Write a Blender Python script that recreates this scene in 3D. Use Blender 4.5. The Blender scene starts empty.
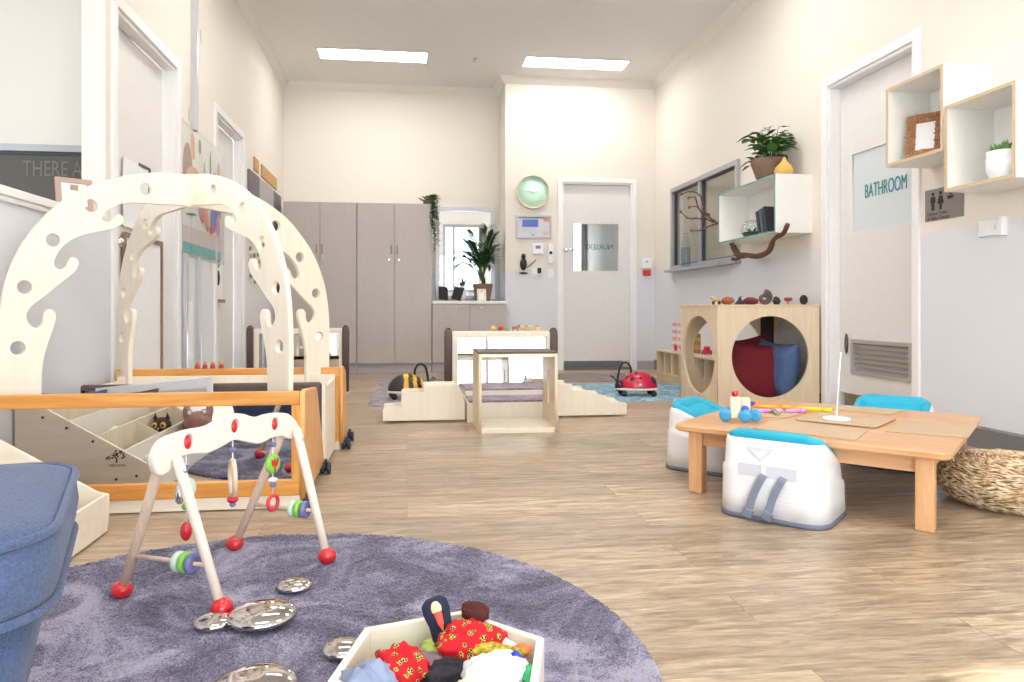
import bpy, bmesh, math, random
from mathutils import Vector, Matrix
R=math.radians; PI=math.pi
random.seed(7)
S=bpy.context.scene; C=S.collection
# ---------------- camera, world, sun, exposure ----------------
cd=bpy.data.cameras.new('camera'); cam=bpy.data.objects.new('camera',cd); C.objects.link(cam)
cam.location=(0,0,.69); cam.rotation_euler=(R(90),0,-math.atan(88/710))
cd.sensor_width=36; cd.lens=710/1024*36; cd.shift_x=17/1024; cd.shift_y=-32/1024; cd.clip_start=.02
S.camera=cam
S.view_settings.view_transform='Standard'; S.view_settings.look='None'
S.view_settings.exposure=0.28; S.view_settings.gamma=1; S.view_settings.use_curve_mapping=False
W=bpy.data.worlds.new('sky'); S.world=W; W.use_nodes=True
bg=W.node_tree.nodes['Background']; bg.inputs[0].default_value=(.86,.93,1,1); bg.inputs[1].default_value=6.2
def lamp(name,kind,loc,rot,energy,size=None,col=(1,1,1),portal=False):
    l=bpy.data.lights.new(name,kind); l.energy=energy; l.color=col
    if size: l.shape='RECTANGLE'; l.size,l.size_y=size
    if portal: l.cycles.is_portal=True
    o=bpy.data.objects.new(name,l); o.location=loc; o.rotation_euler=rot; C.objects.link(o); return o
sun=lamp('sun','SUN',(3,-6,5),(0,0,0),9.0,col=(1,.96,.88)); sun.data.angle=R(.6)
sun.rotation_euler=Vector((-.10,.86,-.527)).to_track_quat('-Z','Y').to_euler()
lamp('window_daylight','AREA',(.7,-2.64,1.25),(R(90),0,0),1,(4.0,2.4),portal=True)
lamp('added_right_window_daylight','AREA',(2.96,-1.3,1.55),(0,R(90),0),1,(1.5,1.8),portal=True)  # portal for the unseen window added in the right wall
lamp('back_window_daylight','AREA',(1.7,10.9,1.45),(R(-90),0,0),1,(3.2,1.6),portal=True)
lamp('side_window_daylight','AREA',(-4.4,.5,1.5),(0,R(-90),0),1,(1.8,4.0),portal=True)

# ---------------- materials ----------------
MT={}
def base(name):
    m=bpy.data.materials.new(name); m.use_nodes=True; nt=m.node_tree; b=nt.nodes['Principled BSDF']; MT[name]=m
    return m,nt,b
def srgb(h):
    h=[h[0]/255,h[1]/255,h[2]/255]
    return tuple((x/12.92 if x<=.04045 else ((x+.055)/1.055)**2.4) for x in h)+(1,)
def mat(name,rgb,rough=.5,metal=0,var=.0,scale=20,bump=0,bscale=None,emit=0,coat=0,sheen=0):
    if name in MT: return MT[name]
    m,nt,b=base(name); c=srgb(rgb)
    b.inputs['Base Color'].default_value=c; b.inputs['Roughness'].default_value=rough; b.inputs['Metallic'].default_value=metal
    b.inputs['Coat Weight'].default_value=coat; b.inputs['Sheen Weight'].default_value=sheen
    tc=nt.nodes.new('ShaderNodeTexCoord')
    if var>=0:
        n=nt.nodes.new('ShaderNodeTexNoise'); n.inputs['Scale'].default_value=scale; n.inputs['Detail'].default_value=4
        nt.links.new(tc.outputs['Object'],n.inputs['Vector'])
        r=nt.nodes.new('ShaderNodeValToRGB'); v=max(var,.015)
        r.color_ramp.elements[0].position=.3; r.color_ramp.elements[1].position=.7
        r.color_ramp.elements[0].color=tuple(x*(1-v) for x in c[:3])+(1,); r.color_ramp.elements[1].color=tuple(min(1,x*(1+v)) for x in c[:3])+(1,)
        nt.links.new(n.outputs['Fac'],r.inputs[0]); nt.links.new(r.outputs[0],b.inputs['Base Color'])
    if bump:
        n2=nt.nodes.new('ShaderNodeTexNoise'); n2.inputs['Scale'].default_value=bscale or scale*4; n2.inputs['Detail'].default_value=3
        nt.links.new(tc.outputs['Object'],n2.inputs['Vector'])
        bp=nt.nodes.new('ShaderNodeBump'); bp.inputs['Strength'].default_value=bump; bp.inputs['Distance'].default_value=.005
        nt.links.new(n2.outputs['Fac'],bp.inputs['Height']); nt.links.new(bp.outputs[0],b.inputs['Normal'])
    if emit:
        b.inputs['Emission Color'].default_value=c; b.inputs['Emission Strength'].default_value=emit
    return m
def wood(name,c1,c2,axis=0,scale=3.0,rough=.4,stretch=12,coat=.1):
    if name in MT: return MT[name]
    m,nt,b=base(name)
    tc=nt.nodes.new('ShaderNodeTexCoord'); mp=nt.nodes.new('ShaderNodeMapping')
    sc=[stretch]*3; sc[axis]=1.0; mp.inputs['Scale'].default_value=sc
    n=nt.nodes.new('ShaderNodeTexNoise'); n.inputs['Scale'].default_value=scale; n.inputs['Detail'].default_value=6; n.inputs['Distortion'].default_value=.6
    r=nt.nodes.new('ShaderNodeValToRGB'); r.color_ramp.elements[0].position=.3; r.color_ramp.elements[1].position=.72
    r.color_ramp.elements[0].color=srgb(c2); r.color_ramp.elements[1].color=srgb(c1)
    nt.links.new(tc.outputs['Object'],mp.inputs[0]); nt.links.new(mp.outputs[0],n.inputs['Vector']); nt.links.new(n.outputs['Fac'],r.inputs[0]); nt.links.new(r.outputs[0],b.inputs['Base Color'])
    b.inputs['Roughness'].default_value=rough; b.inputs['Coat Weight'].default_value=coat
    return m
def wallmat(name,up,lo,zl=1.11):
    m,nt,b=base(name); g=nt.nodes.new('ShaderNodeNewGeometry'); sx=nt.nodes.new('ShaderNodeSeparateXYZ'); nt.links.new(g.outputs['Position'],sx.inputs[0])
    gt=nt.nodes.new('ShaderNodeMath'); gt.operation='GREATER_THAN'; gt.inputs[1].default_value=zl; nt.links.new(sx.outputs['Z'],gt.inputs[0])
    mx=nt.nodes.new('ShaderNodeMix'); mx.data_type='RGBA'; mx.inputs[6].default_value=srgb(lo); mx.inputs[7].default_value=srgb(up)
    nt.links.new(gt.outputs[0],mx.inputs[0]); nt.links.new(mx.outputs[2],b.inputs['Base Color']); b.inputs['Roughness'].default_value=.6
    n=nt.nodes.new('ShaderNodeTexNoise'); n.inputs['Scale'].default_value=260; bp=nt.nodes.new('ShaderNodeBump'); bp.inputs['Strength'].default_value=.04
    nt.links.new(n.outputs['Fac'],bp.inputs['Height']); nt.links.new(bp.outputs[0],b.inputs['Normal'])
    return m
M_wall=wallmat('wall_paint',(230,223,213),(222,223,229))
M_ceil=mat('ceiling_paint',(234,232,231),.8)
M_cor=mat('cornice_paint',(232,227,222),.6)
M_trim=mat('door_trim_paint',(240,238,238),.45)
M_door=mat('door_paint',(226,223,222),.45)
M_skirt=mat('skirting_grey',(120,118,120),.5)
M_alu=mat('aluminium_grey',(176,174,180),.35,.5)
M_alud=mat('aluminium_dark',(70,70,74),.4,.4)
M_chrome=mat('chrome',(215,215,218),.12,1)
M_mirror=mat('mirror_glass',(225,228,230),.02,1,var=-1)
M_peb=mat('polished_steel',(205,200,198),.06,1,var=-1)
M_white=mat('white_plastic',(240,240,243),.35,coat=.2)
M_whitep=mat('white_panel',(240,238,233),.4)
M_black=mat('black_plastic',(28,27,32),.4)
M_brownv=mat('brown_vinyl',(96,80,78),.5,bump=.2,bscale=200)
M_orange=wood('honey_pine',(238,176,98),(214,140,62),0,4,.35)
M_orangez=wood('honey_pine_upright',(238,184,112),(216,146,72),2,4,.35)
M_ply=wood('pale_plywood',(246,237,221),(240,228,208),2,3,.45)
M_plyx=wood('pale_plywood_long',(244,235,219),(237,225,206),0,3,.45)
M_plyd=wood('plywood_mid',(236,220,194),(224,206,176),2,3,.45)
M_beech=wood('beech',(226,180,134),(206,152,104),0,3.5,.35)
M_beechz=wood('beech_upright',(232,186,138),(212,158,110),2,3.5,.4)
M_birch=wood('birch_veneer',(234,215,186),(220,198,166),2,2.5,.45)
M_birchx=wood('birch_veneer_long',(228,205,170),(214,188,150),0,2.5,.45)
M_gym=wood('gym_beech',(232,208,186),(214,186,160),2,6,.4)
M_gymw=mat('gym_cream_paint',(240,232,220),.4)
M_red=mat('red_lacquer',(206,36,44),.25,coat=.4)
M_green=mat('green_lacquer',(132,206,74),.3,coat=.3)
M_purple=mat('lilac_lacquer',(116,116,168),.35,coat=.3)
M_mint=mat('mint_lacquer',(206,226,214),.35,coat=.3)
M_cab=wood('taupe_laminate',(188,179,174),(184,174,169),2,3,.5)
M_teal=mat('teal_foam',(28,172,204),.45,bump=.1,bscale=90)
M_greyp=mat('grey_rubber',(112,116,130),.6)
M_web=mat('grey_webbing',(128,136,156),.7,bump=.4,bscale=500)
M_kraft=mat('kraft_card',(196,171,141),.8,var=.05)
M_leaf=mat('green_leaf',(64,112,44),.45,var=.3,scale=30)
M_leafd=mat('dark_palm_leaf',(44,84,36),.45,var=.3,scale=30)
M_twig=mat('brown_bark',(92,62,44),.8,var=.3,scale=60,bump=.6)
M_pot=mat('taupe_pot',(122,96,80),.6,var=.08)
M_paper=mat('white_paper',(238,238,240),.7)
M_blue=mat('denim_blue_fabric',(72,90,126),.9,var=.3,scale=260,bump=.5,bscale=500,sheen=.2)
M_navy=mat('navy_fabric',(32,42,66),.9,bump=.3,bscale=400)
M_cushb=mat('blue_cotton',(82,104,146),.85,var=.1,scale=40,bump=.4,bscale=300)
M_burg=mat('burgundy_cotton',(112,18,32),.85,var=.08,scale=40,bump=.4,bscale=300)
M_char=mat('charcoal_fabric',(44,44,54),.9,bump=.3)
def glassm(name,tint=(.97,.98,.98),dirt=.08,rough=.0,opac=None):
    m=bpy.data.materials.new(name); m.use_nodes=True; nt=m.node_tree; nt.nodes.clear(); MT[name]=m
    o=nt.nodes.new('ShaderNodeOutputMaterial'); t=nt.nodes.new('ShaderNodeBsdfTransparent'); t.inputs[0].default_value=tint+(1,)
    g=nt.nodes.new('ShaderNodeBsdfGlossy'); g.inputs['Roughness'].default_value=rough
    mx=nt.nodes.new('ShaderNodeMixShader'); fr=nt.nodes.new('ShaderNodeLayerWeight'); fr.inputs[0].default_value=.5
    pw=nt.nodes.new('ShaderNodeMath'); pw.operation='POWER'; pw.inputs[1].default_value=5; nt.links.new(fr.outputs['Facing'],pw.inputs[0])
    ma=nt.nodes.new('ShaderNodeMath'); ma.operation='MULTIPLY_ADD'; ma.inputs[1].default_value=.9; ma.inputs[2].default_value=.03; nt.links.new(pw.outputs[0],ma.inputs[0]); nt.links.new(ma.outputs[0],mx.inputs[0]); nt.links.new(t.outputs[0],mx.inputs[1]); nt.links.new(g.outputs[0],mx.inputs[2])
    last=mx
    if opac:
        d=nt.nodes.new('ShaderNodeBsdfDiffuse'); d.inputs[0].default_value=srgb(opac[0]); m2=nt.nodes.new('ShaderNodeMixShader'); m2.inputs[0].default_value=opac[1]
        nt.links.new(mx.outputs[0],m2.inputs[1]); nt.links.new(d.outputs[0],m2.inputs[2]); last=m2
    nt.links.new(last.outputs[0],o.inputs[0]); return m
M_glass=glassm('clear_glass')
M_frost=glassm('frosted_glass',(.95,.97,.97),opac=((226,234,238),.8))
M_tint=glassm('dark_tinted_glass',(.42,.40,.36))
M_acr=glassm('clear_acrylic',(.96,.98,.985))
def floormat():
    m,nt,b=base('vinyl_plank_floor'); L=nt.links.new; N=nt.nodes.new
    tc=N('ShaderNodeTexCoord'); br=N('ShaderNodeTexBrick')
    br.inputs['Scale'].default_value=1; br.inputs['Brick Width'].default_value=1.22; br.inputs['Row Height'].default_value=.182; br.inputs['Mortar Size'].default_value=.0012
    br.offset=.37; br.inputs['Color1'].default_value=(0,0,0,1); br.inputs['Color2'].default_value=(1,1,1,1); br.inputs['Mortar'].default_value=(.3,.3,.3,1); br.inputs['Bias'].default_value=0
    L(tc.outputs['Object'],br.inputs['Vector'])
    off=N('ShaderNodeVectorMath'); off.operation='MULTIPLY_ADD'; off.inputs[1].default_value=(7,3,0); L(br.outputs['Color'],off.inputs[0]); L(tc.outputs['Object'],off.inputs[2])
    mp=N('ShaderNodeMapping'); mp.inputs['Scale'].default_value=(2.2,15,1); L(off.outputs[0],mp.inputs[0])
    n=N('ShaderNodeTexNoise'); n.inputs['Scale'].default_value=2.2; n.inputs['Detail'].default_value=9; n.inputs['Roughness'].default_value=.66; n.inputs['Distortion'].default_value=.9; L(mp.outputs[0],n.inputs['Vector'])
    r=N('ShaderNodeValToRGB'); cr=r.color_ramp; cr.elements[0].position=.26; cr.elements[0].color=srgb((116,97,78)); cr.elements[1].position=.78; cr.elements[1].color=srgb((224,208,187))
    e=cr.elements.new(.42); e.color=srgb((160,139,115)); e=cr.elements.new(.56); e.color=srgb((188,167,141)); L(n.outputs['Fac'],r.inputs[0])
    hs=N('ShaderNodeHueSaturation'); mr=N('ShaderNodeMapRange'); mr.inputs['To Min'].default_value=.84; mr.inputs['To Max'].default_value=1.2
    L(br.outputs['Color'],mr.inputs['Value']); L(mr.outputs[0],hs.inputs['Value']); L(r.outputs[0],hs.inputs['Color'])
    mp2=N('ShaderNodeMapping'); mp2.inputs['Scale'].default_value=(5,70,1); L(off.outputs[0],mp2.inputs[0]); nf=N('ShaderNodeTexNoise'); nf.inputs['Scale'].default_value=3; nf.inputs['Detail'].default_value=6; nf.inputs['Roughness'].default_value=.7; L(mp2.outputs[0],nf.inputs['Vector'])
    rf=N('ShaderNodeValToRGB'); rf.color_ramp.elements[0].position=.3; rf.color_ramp.elements[0].color=(.66,.63,.60,1); rf.color_ramp.elements[1].position=.55; rf.color_ramp.elements[1].color=(1.0,1.0,1.0,1); L(nf.outputs['Fac'],rf.inputs[0])
    fm=N('ShaderNodeMix'); fm.data_type='RGBA'; fm.blend_type='MULTIPLY'; fm.inputs[0].default_value=1; L(hs.outputs[0],fm.inputs[6]); L(rf.outputs[0],fm.inputs[7])
    mx=N('ShaderNodeMix'); mx.data_type='RGBA'; mx.blend_type='MULTIPLY'; L(br.outputs['Fac'],mx.inputs[0]); L(fm.outputs[2],mx.inputs[6]); mx.inputs[7].default_value=(.72,.68,.64,1)
    L(mx.outputs[2],b.inputs['Base Color']); b.inputs['Roughness'].default_value=.3
    n3=N('ShaderNodeMapRange'); n3.inputs['To Min'].default_value=.22; n3.inputs['To Max'].default_value=.42; L(n.outputs['Fac'],n3.inputs['Value']); L(n3.outputs[0],b.inputs['Roughness'])
    bp=N('ShaderNodeBump'); bp.inputs['Strength'].default_value=.12; bp.inputs['Distance'].default_value=.002; L(n.outputs['Fac'],bp.inputs['Height']); L(bp.outputs[0],b.inputs['Normal'])
    return m
M_floor=floormat()
def rugmat(name,c1,c2,c3,sc=5,fine=260):
    m,nt,b=base(name); L=nt.links.new; N=nt.nodes.new
    tc=N('ShaderNodeTexCoord'); n=N('ShaderNodeTexNoise'); n.inputs['Scale'].default_value=sc; n.inputs['Detail'].default_value=8; n.inputs['Roughness'].default_value=.7; n.inputs['Distortion'].default_value=1.2
    L(tc.outputs['Object'],n.inputs['Vector']); n2=N('ShaderNodeTexNoise'); n2.inputs['Scale'].default_value=fine; n2.inputs['Detail'].default_value=2; L(tc.outputs['Object'],n2.inputs['Vector'])
    ad=N('ShaderNodeMath'); ad.operation='MULTIPLY_ADD'; ad.inputs[1].default_value=.6; L(n2.outputs['Fac'],ad.inputs[0]); mu=N('ShaderNodeMath'); mu.operation='MULTIPLY_ADD'; mu.inputs[1].default_value=1.7; mu.inputs[2].default_value=-.30; L(n.outputs['Fac'],mu.inputs[0]); L(mu.outputs[0],ad.inputs[2])
    r=N('ShaderNodeValToRGB'); r.color_ramp.elements[0].position=.70; r.color_ramp.elements[0].color=srgb(c1); r.color_ramp.elements[1].position=1.0; r.color_ramp.elements[1].color=srgb(c3)
    e=r.color_ramp.elements.new(.85); e.color=srgb(c2); L(ad.outputs[0],r.inputs[0]); L(r.outputs[0],b.inputs['Base Color']); b.inputs['Roughness'].default_value=.95; b.inputs['Sheen Weight'].default_value=.3
    bp=N('ShaderNodeBump'); bp.inputs['Strength'].default_value=.8; bp.inputs['Distance'].default_value=.006; L(n2.outputs['Fac'],bp.inputs['Height']); L(bp.outputs[0],b.inputs['Normal'])
    return m
M_rug=rugmat('mauve_grey_shag',(66,62,88),(112,107,136),(166,161,184),3.2)
M_rugb=rugmat('blue_rug_pile',(70,118,146),(112,160,182),(160,196,210),7,120)
M_rugp=rugmat('lilac_mat_pile',(116,106,116),(144,134,144),(170,160,170),7,120)
M_rugd=rugmat('door_mat_pile',(96,82,80),(116,100,96),(134,118,112),7,120)
M_carpet=rugmat('platform_carpet',(124,108,126),(150,134,150),(176,160,174),8,200)
def straw():
    m,nt,b=base('woven_straw'); L=nt.links.new; N=nt.nodes.new
    g=N('ShaderNodeObjectInfo'); tc=N('ShaderNodeTexCoord'); n=N('ShaderNodeTexNoise'); n.inputs['Scale'].default_value=45; n.inputs['Detail'].default_value=5; L(tc.outputs['Object'],n.inputs['Vector'])
    r=N('ShaderNodeValToRGB'); r.color_ramp.elements[0].position=.32; r.color_ramp.elements[0].color=srgb((186,148,104)); r.color_ramp.elements[1].position=.62; r.color_ramp.elements[1].color=srgb((242,224,192)); L(n.outputs['Fac'],r.inputs[0]); L(r.outputs[0],b.inputs['Base Color']); b.inputs['Roughness'].default_value=.7
    return m
M_straw=straw()
M_strawd=mat('straw_shade_core',(186,150,106),.9,var=.2)  # darker core colour paints the shade between the straw strands
def plaid():
    m,nt,b=base('red_checked_cloth'); L=nt.links.new; N=nt.nodes.new
    tc=N('ShaderNodeTexCoord'); v=N('ShaderNodeTexVoronoi'); v.inputs['Scale'].default_value=62; L(tc.outputs['Object'],v.inputs['Vector'])
    lt=N('ShaderNodeMath'); lt.operation='LESS_THAN'; lt.inputs[1].default_value=.36; L(v.outputs['Distance'],lt.inputs[0])
    ck=N('ShaderNodeTexChecker'); ck.inputs['Scale'].default_value=330; ck.inputs['Color1'].default_value=srgb((20,18,22)); ck.inputs['Color2'].default_value=srgb((206,190,90)); L(tc.outputs['Object'],ck.inputs['Vector'])
    mx=N('ShaderNodeMix'); mx.data_type='RGBA'; mx.inputs[6].default_value=srgb((204,18,34)); L(lt.outputs[0],mx.inputs[0]); L(ck.outputs['Color'],mx.inputs[7]); L(mx.outputs[2],b.inputs['Base Color']); b.inputs['Roughness'].default_value=.9
    return m
M_plaid=plaid()

# ---------------- geometry helpers ----------------
def B(): return bmesh.new()
def box(bm,x0,x1,y0,y1,z0,z1,mi=0,M=None):
    vs=[bm.verts.new(p) for p in ((x0,y0,z0),(x1,y0,z0),(x1,y1,z0),(x0,y1,z0),(x0,y0,z1),(x1,y0,z1),(x1,y1,z1),(x0,y1,z1))]
    if M is not None:
        for v in vs: v.co=M@v.co
    for f in ((0,3,2,1),(4,5,6,7),(0,1,5,4),(1,2,6,5),(2,3,7,6),(3,0,4,7)):
        bm.faces.new([vs[i] for i in f]).material_index=mi
    return bm
def lathe(bm,prof,c=(0,0,0),seg=24,mi=0,M=None,sx=1,sy=1):
    rings=[]
    for r,z in prof:
        ring=[]
        for k in range(seg):
            a=2*PI*k/seg; p=Vector((r*math.cos(a)*sx,r*math.sin(a)*sy,z))
            if M is not None: p=M@p
            ring.append(bm.verts.new(p+Vector(c)))
        rings.append(ring)
    for i in range(len(rings)-1):
        for k in range(seg):
            f=bm.faces.new((rings[i][k],rings[i][(k+1)%seg],rings[i+1][(k+1)%seg],rings[i+1][k])); f.material_index=mi; f.smooth=True
    for ring,rev in ((rings[0],True),(rings[-1],False)):
        try: f=bm.faces.new(ring[::-1] if rev else ring); f.material_index=mi
        except Exception: pass
    return bm
def ell(bm,c,r,seg=20,rings=12,mi=0,M=None,zlo=-1,zhi=1):
    r=(r,r,r) if not hasattr(r,'__len__') else r
    a0=math.asin(zlo)+1e-3; a1=math.asin(zhi)-1e-3
    prof=[(math.cos(a0+(a1-a0)*i/rings),math.sin(a0+(a1-a0)*i/rings)) for i in range(rings+1)]
    S_=Matrix.Diagonal((r[0],r[1],r[2],1)); MM=(M or Matrix.Identity(4))@S_
    return lathe(bm,prof,c,seg,mi,MM)
def tube(bm,pts,r,seg=10,mi=0,closed=False):
    pts=[Vector(p) for p in pts]; n=len(pts); rr=r if hasattr(r,'__len__') else [r]*n; rings=[]; up=None
    for i,p in enumerate(pts):
        if closed: t=(pts[(i+1)%n]-pts[i-1])
        else: t=(pts[min(i+1,n-1)]-pts[max(i-1,0)])
        t.normalize()
        if up is None: up=Vector((0,0,1)) if abs(t.z)<.9 else Vector((1,0,0))
        u=t.cross(up); 
        if u.length<1e-5: u=t.cross(Vector((0,1,0)))
        u.normalize(); v=u.cross(t); up=v.copy()
        rings.append([bm.verts.new(p+(u*math.cos(2*PI*k/seg)+v*math.sin(2*PI*k/seg))*rr[i]) for k in range(seg)])
    m=n if closed else n-1
    for i in range(m):
        a=rings[i]; b=rings[(i+1)%n]
        for k in range(seg):
            f=bm.faces.new((a[k],a[(k+1)%seg],b[(k+1)%seg],b[k])); f.smooth=True; f.material_index=mi
    if not closed:
        bm.faces.new(rings[0][::-1]).material_index=mi; bm.faces.new(rings[-1]).material_index=mi
    return bm
def smoothpts(p,n=6,closed=False):
    p=[Vector(q) for q in p]; out=[]; N=len(p)
    rng=range(N if closed else N-1)
    for i in rng:
        g=lambda j:p[j%N] if closed else p[max(0,min(N-1,j))]
        a,b,c,d=g(i-1),g(i),g(i+1),g(i+2)
        for k in range(n):
            t=k/n; out.append(.5*((2*b)+(c-a)*t+(2*a-5*b+4*c-d)*t*t+(3*b-a-3*c+d)*t**3))
    if not closed: out.append(p[-1])
    return out
def circ(cx,cy,r,n=28,ry=None): return [(cx+r*math.cos(2*PI*k/n),cy+(ry or r)*math.sin(2*PI*k/n)) for k in range(n)]
def plate(bm,outline,holes,thick,M,mi=0,bevel=0):
    """filled outline with holes, in local xy, thickness along local z (centred), moved by M"""
    cu=bpy.data.curves.new('outline','CURVE'); cu.dimensions='2D'; cu.fill_mode='BOTH'; cu.extrude=max(thick/2-bevel,0); cu.bevel_depth=bevel; cu.bevel_resolution=1
    if bevel: cu.offset=-bevel
    for pl in [outline]+list(holes):
        sp=cu.splines.new('POLY'); sp.points.add(len(pl)-1); sp.use_cyclic_u=True
        for i,q in enumerate(pl): sp.points[i].co=(q[0],q[1],0,1)
    o=bpy.data.objects.new('outline',cu); me=bpy.data.meshes.new_from_object(o)
    me.transform(M); n0=len(bm.faces); bm.from_mesh(me); bm.faces.ensure_lookup_table()
    for f in bm.faces[n0:]: f.material_index=mi
    bpy.data.objects.remove(o); bpy.data.curves.remove(cu); bpy.data.meshes.remove(me)
    return bm
def text(bm,s,size,M,mi=0,ext=.0006,align='CENTER',sx=1):
    cu=bpy.data.curves.new('lettering','FONT'); cu.body=s; cu.size=size; cu.extrude=ext; cu.align_x=align; cu.align_y='CENTER'
    o=bpy.data.objects.new('lettering',cu); me=bpy.data.meshes.new_from_object(o); me.transform(M@Matrix.Diagonal((sx,1,1,1))); n0=len(bm.faces); bm.from_mesh(me); bm.faces.ensure_lookup_table()
    for f in bm.faces[n0:]: f.material_index=mi
    bpy.data.objects.remove(o); bpy.data.curves.remove(cu); bpy.data.meshes.remove(me); return bm
def frame(o,x,y,z=None):
    x=Vector(x).normalized(); y=Vector(y).normalized(); z=x.cross(y)
    m=Matrix((x,y,z)).transposed().to_4x4(); m.translation=Vector(o); return m
def rz(a,loc=(0,0,0)): return Matrix.Translation(loc)@Matrix.Rotation(a,4,'Z')
ROOTS={}
def obj(name,bm,mats,parent=None,label=None,bev=0,smooth=False,world=False,sub=0,kind=None,recalc=True):
    me=bpy.data.meshes.new(name)
    if recalc: bmesh.ops.recalc_face_normals(bm,faces=bm.faces[:])
    bm.to_mesh(me); bm.free()
    for m in (mats if isinstance(mats,(list,tuple)) else [mats]): me.materials.append(m)
    o=bpy.data.objects.new(name,me); C.objects.link(o)
    if smooth:
        for p in me.polygons: p.use_smooth=True
    if bev:
        b=o.modifiers.new('bevel','BEVEL'); b.width=bev; b.segments=2; b.limit_method='ANGLE'; b.angle_limit=R(40)
    if sub:
        b=o.modifiers.new('sub','SUBSURF'); b.levels=sub; b.render_levels=sub
    if parent is not None:
        o.parent=parent
        pass
    if label: o['label']=label
    if kind: o['kind']=kind
    return o
INV={}
def thing(name,label,cat,loc=(0,0,0),rot=0,group=None,world=False):
    """world=True: the parts' meshes are given in room coordinates"""
    o=bpy.data.objects.new(name,None); C.objects.link(o); o.location=loc; o.rotation_euler=(0,0,rot) if not hasattr(rot,'__len__') else rot
    o.empty_display_size=.05
    o['label']=label; o['category']=cat
    if group: o['group']=group
    if world:
        INV[o.name]=Matrix.Translation(-Vector(loc)); WORLD.add(o.name)
    return o
WORLD=set()
_obj=obj
def obj(name,bm,mats,parent=None,**k):
    inv=None
    if parent is not None:
        r=parent
        if r.name in WORLD: inv=INV[r.name]
    o=_obj(name,bm,mats,None,**k)
    if parent is not None:
        o.parent=parent
        if inv is not None: o.matrix_parent_inverse=inv
    return o
def tag(o,label,cat,group=None):
    o['label']=label; o['category']=cat
    if group: o['group']=group
    return o
def struct(name,bm,m,parent=None,**k):
    o=obj(name,bm,m,parent,**k)
    if parent is None: o['kind']='structure'
    return o
def dup(root,loc=None,rot=None,label=None):
    r=root.copy(); C.objects.link(r)
    if loc is not None: r.location=loc
    if rot is not None: r.rotation_euler=rot if hasattr(rot,'__len__') else (0,0,rot)
    if label: r['label']=label
    for ch in list(root.children):
        c=ch.copy(); C.objects.link(c); c.parent=r
        for g in list(ch.children):
            d=g.copy(); C.objects.link(d); d.parent=c
    return r
# ================= SETTING =================
ZC=3.28; XR=2.82; XL=-1.40; YB=7.85; YB2=8.35; YF=-2.6
bm=B(); box(bm,-4.6,4.6,-2.75,11.0,-.06,0); struct('floor',bm,M_floor)
bm=B(); box(bm,-4.6,4.6,-2.75,11.0,ZC,ZC+.1); struct('ceiling',bm,M_ceil)
def wall(name,boxes,m=M_wall):
    bm=B()
    for b_ in boxes: box(bm,*b_)
    return struct(name,bm,m)
D3=(1.734,2.55,2.12)          # back door x0,x1,top
DB=(3.66,4.48,2.19)           # bathroom door y0,y1,top
WB=(5.75,7.30,1.10,1.97)      # window in the right wall
wall('wall_right',[(XR,XR+.12,YF,-2.2,0,ZC),(XR,XR+.12,-2.2,-.4,0,.8),(XR,XR+.12,-2.2,-.4,2.3,ZC),(XR,XR+.12,-.4,DB[0],0,ZC),(XR,XR+.12,DB[0],DB[1],DB[2],ZC),(XR,XR+.12,DB[1],WB[0],0,ZC),(XR,XR+.12,WB[0],WB[1],0,WB[2]),(XR,XR+.12,WB[0],WB[1],WB[3],ZC),(XR,XR+.12,WB[1],11.0,0,ZC)])
wall('wall_back',[(1.09,D3[0],YB,YB+.12,0,ZC),(D3[0],D3[1],YB,YB+.12,D3[2],ZC),(D3[1],XR,YB,YB+.12,0,ZC),(1.09,1.21,YB+.12,YB2+.12,0,ZC)])
WN=(.33,1.035,.80,1.89)
wall('wall_back_left',[(XL,WN[0],YB2,YB2+.12,0,ZC),(WN[0],WN[1],YB2,YB2+.12,0,WN[2]),(WN[0],WN[1],YB2,YB2+.12,WN[3],ZC),(WN[1],1.09,YB2,YB2+.12,0,ZC)])
D1=(3.63,4.54,2.155); D2=(5.44,6.29,2.145); XW=XL-.105
wall('wall_left',[(XW,XL,YF,-.2,0,ZC),(XW,XL,-.2,3.52,0,1.065),(XW,XL,-.2,3.52,2.6,ZC),(XW,XL,3.52,D1[0],0,ZC),(XW,XL,D1[0],D1[1],D1[2],ZC),(XW,XL,D1[1],D2[0],0,ZC),(XW,XL,D2[0],D2[1],D2[2],ZC),(XW,XL,D2[1],YB2+.12,0,ZC)])
# glazed front wall behind the viewer
GW=(-1.2,2.7,.06,2.45)
wall('wall_front',[(-4.6,GW[0],YF-.12,YF,0,ZC),(GW[1],4.6,YF-.12,YF,0,ZC),(GW[0],1.46,YF-.12,YF,2.22,ZC),(1.46,GW[1],YF-.12,YF,GW[3],ZC),(GW[0],GW[1],YF-.12,YF,0,GW[2])])  # left head kept lower to block the sun except on the right
bm=B()
for x in (-1.2,.06,2.64): box(bm,x,x+.06,YF-.09,YF-.03,GW[2],2.22 if x<2 else GW[3])
box(bm,1.40,1.46,YF-.09,YF-.03,GW[2],GW[3]); box(bm,GW[0],GW[1],YF-.09,YF-.03,GW[2],GW[2]+.06); box(bm,GW[0],1.46,YF-.09,YF-.03,2.16,2.22); box(bm,1.46,GW[1],YF-.09,YF-.03,GW[3]-.04,GW[3])
w=struct('window_1',bm,M_alu); bm=B(); box(bm,GW[0],GW[1],YF-.065,YF-.059,GW[2],GW[3]); obj('glass_pane',bm,M_glass,w)
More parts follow.
